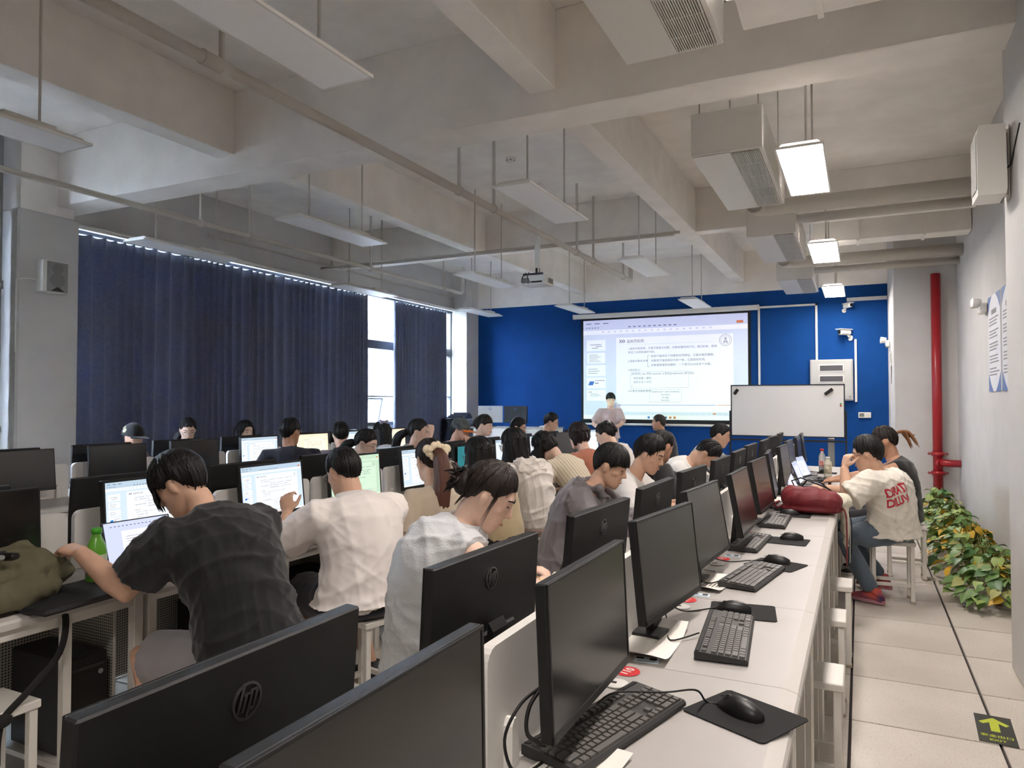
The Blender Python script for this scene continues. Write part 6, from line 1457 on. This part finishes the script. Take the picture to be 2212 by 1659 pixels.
bottle('small bottle with a red and white label beside the grey partition', (-.95, 5.85, .7515), mat('clear_plastic', (224, 228, 230)), M_WHITEP, [(.028, 0), (.03, .01), (.03, .15), (.013, .19), (.013, .2)], (.0306, .04, .12, mat('wrapper_redwhite', (210, 60, 60), .4, noise=.7, nscale=18, ncol=(232, 228, 228))))
# laptops
def doc_geo(w, h):
    m = MB(); m.quad((-w/2, -h/2, 0), (w/2, -h/2, 0), (w/2, h/2, 0), (-w/2, h/2, 0), 0); m.quad((-w*.26, -h/2, .0005), (w*.36, -h/2, .0005), (w*.36, h*.28, .0005), (-w*.26, h*.28, .0005), 1)
    r = random.Random(2)
    for k in range(9): m.box((-w*.22+w*.24*(.7+.3*r.random())/1, h*.14-.0105*k, .0009), (w*.44*(.7+.3*r.random()), .0018, .0003), 2)
    for k in range(12): m.box((-w*.4+w*.06*k, h*.40, .0009), (w*.03, .003, .0003), 2)
    return m
def laptop(label, x, y, rzd, screen=True, ang=112, col=None):
    col = col or mat('laptop_dark', (48, 48, 52), .4, metal=.3); t_ = thing('laptop', label, 'laptop', (x, y, .7515), R(rzd), group='open laptops on the desks')
    obj('base', MB().box((0, 0, .009), (.32, .22, .014), bev=.003), col, t_); ks = MB()
    for i in range(5):
        for j in range(14): ks.box((-.135+.0208*j, .06-.019*i, .0168), (.017, .0155, .0016))
    o = obj('keys', ks, M_BLACK, t_); o['kind'] = 'stuff'; obj('touchpad', MB().box((0, -.07, .0163), (.10, .06, .0006)), M_KBASE, t_)
    lid = obj('lid', MB().box((0, 0, .105), (.32, .008, .21), bev=.003), col, t_); lid.location = (0, .108, .014); lid.rotation_euler = (R(-(ang-90)), 0, 0)
    if screen: o = obj('screen', doc_geo(.30, .185).mesh('screen', [emat('doc_bg', (182, 188, 214), .34), emat('doc_page', (214, 214, 226), .38), emat('doc_text', (90, 90, 110), .25)]), None, lid); MATS['doc_text'].cycles.emission_sampling = 'NONE'
    else: o = obj('screen', MB().box((0, 0, 0), (.30, .185, .001)), M_GLASSY, lid)
    o.location = (0, -.0046, .112); o.rotation_euler = (R(90), 0, 0); return t_
laptop('open laptop showing a text document before the man in black T-shirt', -2.74, 2.13, 86, ang=108)
laptop('open dark laptop turned sideways beside the red-capped bottle', -.36, 7.30, 76, True, 115); laptop('open laptop in front of the man with red lettering', -.36, 6.12, 84, True, 118)
laptop('small open laptop by the woman in the black tank top', -.35, 6.72, 88, True, 112)
# red bag and draped cream jacket on the right desk row
M_MAROON = mat('maroon_nylon', (120, 26, 36), .6, noise=.15, nscale=10, bump=.25, bscale=220)
rb = thing('duffel_bag', 'maroon soft bag lying on the right desk row', 'bag', (-.30, 5.12, .752))
soft([((0, 0, .085), (.19, .13, .088), None), ((-.09, -.01, .095), (.10, .11, .085), None), ((.09, .0, .08), (.11, .12, .078), None), ((0, 0, .03), (.20, .13, .032), None)], .008, 7, .011, 6, 'bag_body', M_MAROON, 22, rb)
obj('loop', MB().tube([(-.19, -.03, .07), (-.215, -.05, .06), (-.22, -.06, .04), (-.20, -.05, .03), (-.185, -.04, .04)], .008, 6), M_MAROON, rb)
strap([(.16, .0, .06), (.205, -.01, .02), (.215, -.02, -.12), (.212, -.03, -.32)], .022, .18, 'strap', rb, M_MAROON)
obj('cord', MB().tube([(-.10, .06, .15), (-.12, .05, .20), (-.06, .02, .225), (.02, -.01, .20), (.10, -.02, .17), (.17, .02, .12)], .005, 6).tube([(-.06, .07, .16), (-.02, .03, .215), (.06, .02, .20), (.16, .05, .11)], .005, 6), M_CABLE, rb)
cj = thing('draped_jacket', 'cream jacket draped over the desk edge behind the maroon bag', 'jacket', (-.16, 5.38, .752))
soft([((-.08, .05, .06), (.14, .12, .06), None), ((.03, .0, .05), (.08, .12, .055), None), ((.058, -.02, -.06), (.03, .09, .12), None), ((.062, .04, -.16), (.024, .05, .13), None)], .008, 6, .010, 13, 'cloth', cloth('cream_jacket', (214, 210, 190)), 26, cj)
strap([(.06, -.08, .03), (.088, -.10, -.08), (.09, -.09, -.26), (.088, -.08, -.34)], .013, .2, 'strap', cj, mat('cream_webbing', (222, 216, 196), .8)); strap([(.07, .02, .04), (.10, .0, -.10), (.096, -.02, -.30)], .007, .5, 'cord', cj, M_CABLE)
nb = thing('notebook', 'open notebook under the writing hand of the woman in pale blouse', 'notebook', (-1.06, 2.72, .7515), R(10)); obj('pages', MB().box((0, 0, .005), (.20, .27, .010), bev=.002), mat('page_cream', (238, 226, 196), .8), nb); obj('cover', MB().box((0, 0, .0012), (.21, .28, .002)), mat('cover_green', (46, 92, 70), .6), nb)
pn = tag(obj('pen', MB().cyl((0, 0, 0), (.03, .05, .12), .004, n=8), M_BLACK, loc=(-1.075, 2.61, .79)), 'pen held by the woman in the pale blouse', 'pen')
ph = thing('phone', 'dark phone on the desk beside the open notebook', 'phone', (-.98, 2.93, .7515), R(70)); obj('body', MB().box((0, 0, .005), (.075, .155, .009), bev=.003), M_BLACK, ph); obj('screen', MB().box((0, 0, .0098), (.068, .145, .0006)), M_GLASSY, ph)
for i, (x, y, rzd, lab) in enumerate(((-1.03, 3.95, 20, 'folded cream paper bag before the man in grey jacket'), (-1.02, 4.78, 5, 'open book before the wavy-haired man in white'))):
    t_ = thing('open_book', lab, 'book', (x, y, .7515), R(rzd)); obj('pages', MB().prism([(-.13, 0), (.13, 0), (.13, .01), (.06, .022), (0, .012), (-.06, .022), (-.13, .01)], 'y', -.1, .1), mat('page_cream', (238, 226, 196)), t_); obj('cover', MB().box((0, 0, .001), (.27, .21, .002)), M_PAPER, t_)
# PC towers under the middle row
M_TOWER = mat('tower_black', (22, 22, 24), .45)
def tower(label, x, y):
    t_ = thing('pc_tower', label, 'computer', (x, y, .151), group='black computer towers'); obj('case', MB().box((0, 0, .185), (.34, .16, .365), bev=.006), M_TOWER, t_); obj('front', MB().box((.175, 0, .185), (.014, .158, .36), bev=.004), M_BLACK, t_)
    obj('drive_slot', MB().box((.183, 0, .32), (.002, .13, .012)), M_KBASE, t_); obj('power_button', MB().cyl((.182, .05, .29), (.185, .05, .29), .01), M_GREY, t_); lg = MB(); ring(lg, (.183, .045, .06), .014, .003, .002, 20); obj('badge', lg, mat('badge_blue', (120, 150, 190), .4), t_)
for k, lab in ((1, 'nearest black computer tower under the desk with the backpack'), (2, 'black computer tower under the desk of the man in black T-shirt'), (3, 'black computer tower under the desk of the polo shirt man'), (4, 'black computer tower under the desk of the bow-haired woman')):
    tower(lab, ROWX['middle']+.27, seam(k)+PITCH/2+.175)
stool('empty white stool at the bottom left corner below the olive backpack', -2.70, 1.40, 90)
# tissues, books, tote, keyboards on the middle row
def tissue(label, x, y, rzd):
    t_ = thing('tissue_pack', label, 'tissues', (x, y, .7515), R(rzd)); obj('pack', MB().box((0, 0, .02), (.16, .10, .038), bev=.014), mat('tissue_wrap', (206, 212, 210), .3), t_)
    r = random.Random(int(x*100)); m = MB()
    for k in range(5): a = k*1.25; m.add([(0, 0, .038), (.03*math.cos(a), .03*math.sin(a), .075+.02*r.random()), (.035*math.cos(a+.8), .035*math.sin(a+.8), .06)], [(0, 1, 2)])
    obj('tissue', m, M_PAPER, t_, nofix=True)
tissue('pack of tissues under the slide monitor left of the polo man', -2.92, 2.98, 80); tissue('tissue pack on the books beside the bow-haired woman', -2.84, 3.83, 75)
for i, (x, y, z, w, d, c, rzd) in enumerate(((-2.76, 3.86, .7515, .20, .28, (60, 60, 66), 84), (-2.77, 3.86, .777, .18, .26, (222, 218, 210), 80), (-2.76, 3.88, .799, .17, .24, (150, 150, 150), 88))):
    t_ = thing('book', 'book in the stack beside the bow-haired woman, %s' % ['bottom', 'middle', 'top'][i], 'book', (x, y, z), R(rzd), group='books stacked on the middle row'); obj('cover', MB().box((0, 0, .001), (w, d, .002)).box((0, 0, .021), (w, d, .002)).box((-w/2, 0, .011), (.002, d, .022)), mat('book_%d' % i, c, .6), t_); obj('pages', MB().box((.002, 0, .011), (w-.008, d-.006, .018)), M_PAPER, t_)
tb = thing('tote_bag', 'beige canvas tote bag with red handles on the middle row', 'bag', (-2.82, 4.60, .752)); M_TOTE = mat('tote_canvas', (196, 182, 158), .9, bump=.3, bscale=400)
soft([((0, 0, .10), (.06, .20, .12), None), ((0, -.10, .17), (.045, .11, .12), None), ((0, .10, .17), (.045, .11, .12), None), ((0, 0, .04), (.075, .20, .045), None)], .009, 5, .009, 15, 'bag_body', M_TOTE, 18, tb)
for sx in (.06, -.04): obj('handle', MB().tube([(sx, -.11, .26), (sx+.02, -.085, .19), (sx+.025, -.03, .135), (sx+.025, .03, .14), (sx+.02, .075, .20), (sx, .10, .27)], .009, 8), mat('red_webbing', (176, 40, 46), .7), tb)
sn = thing('sticky_sheet', 'teal paper sheet stuck on a dark monitor behind the tote bag', 'paper', (-2.988, 5.21, .905)); obj('sheet', MB().box((0, 0, .10), (.002, .20, .21)), mat('teal_sheet', (52, 172, 188), .6), sn)
for k in range(2, 9):
    i = k-2; put(kb_plain, 'black keyboard on the camera side of the middle row, %s from the near end' % ORD[i], -2.80, seam(k)+.30, DT, 90+random.uniform(-6, 6)) if k not in (4, 5) else None
wp = thing('pencil_case', 'white tray with papers before the woman in black tank top', 'tray', (-.30, 6.42, .7515), R(80)); obj('tray', MB().box((0, 0, .015), (.22, .14, .028), bev=.006), M_PAPER, wp); obj('sheet', MB().box((0, 0, .0296), (.18, .11, .001)), M_WHITEP, wp)
for i, (x, y, rzd) in enumerate(((-.52, 5.55, 70), (-.50, 6.55, 95), (-.5, 7.05, 85), (-.53, 7.45, 100))): sheet('loose white papers beside the monitors, %s behind the maroon bag' % ORD[i], x, y, rzd, .26, .19, .03)
scene.collection.children.link(C)
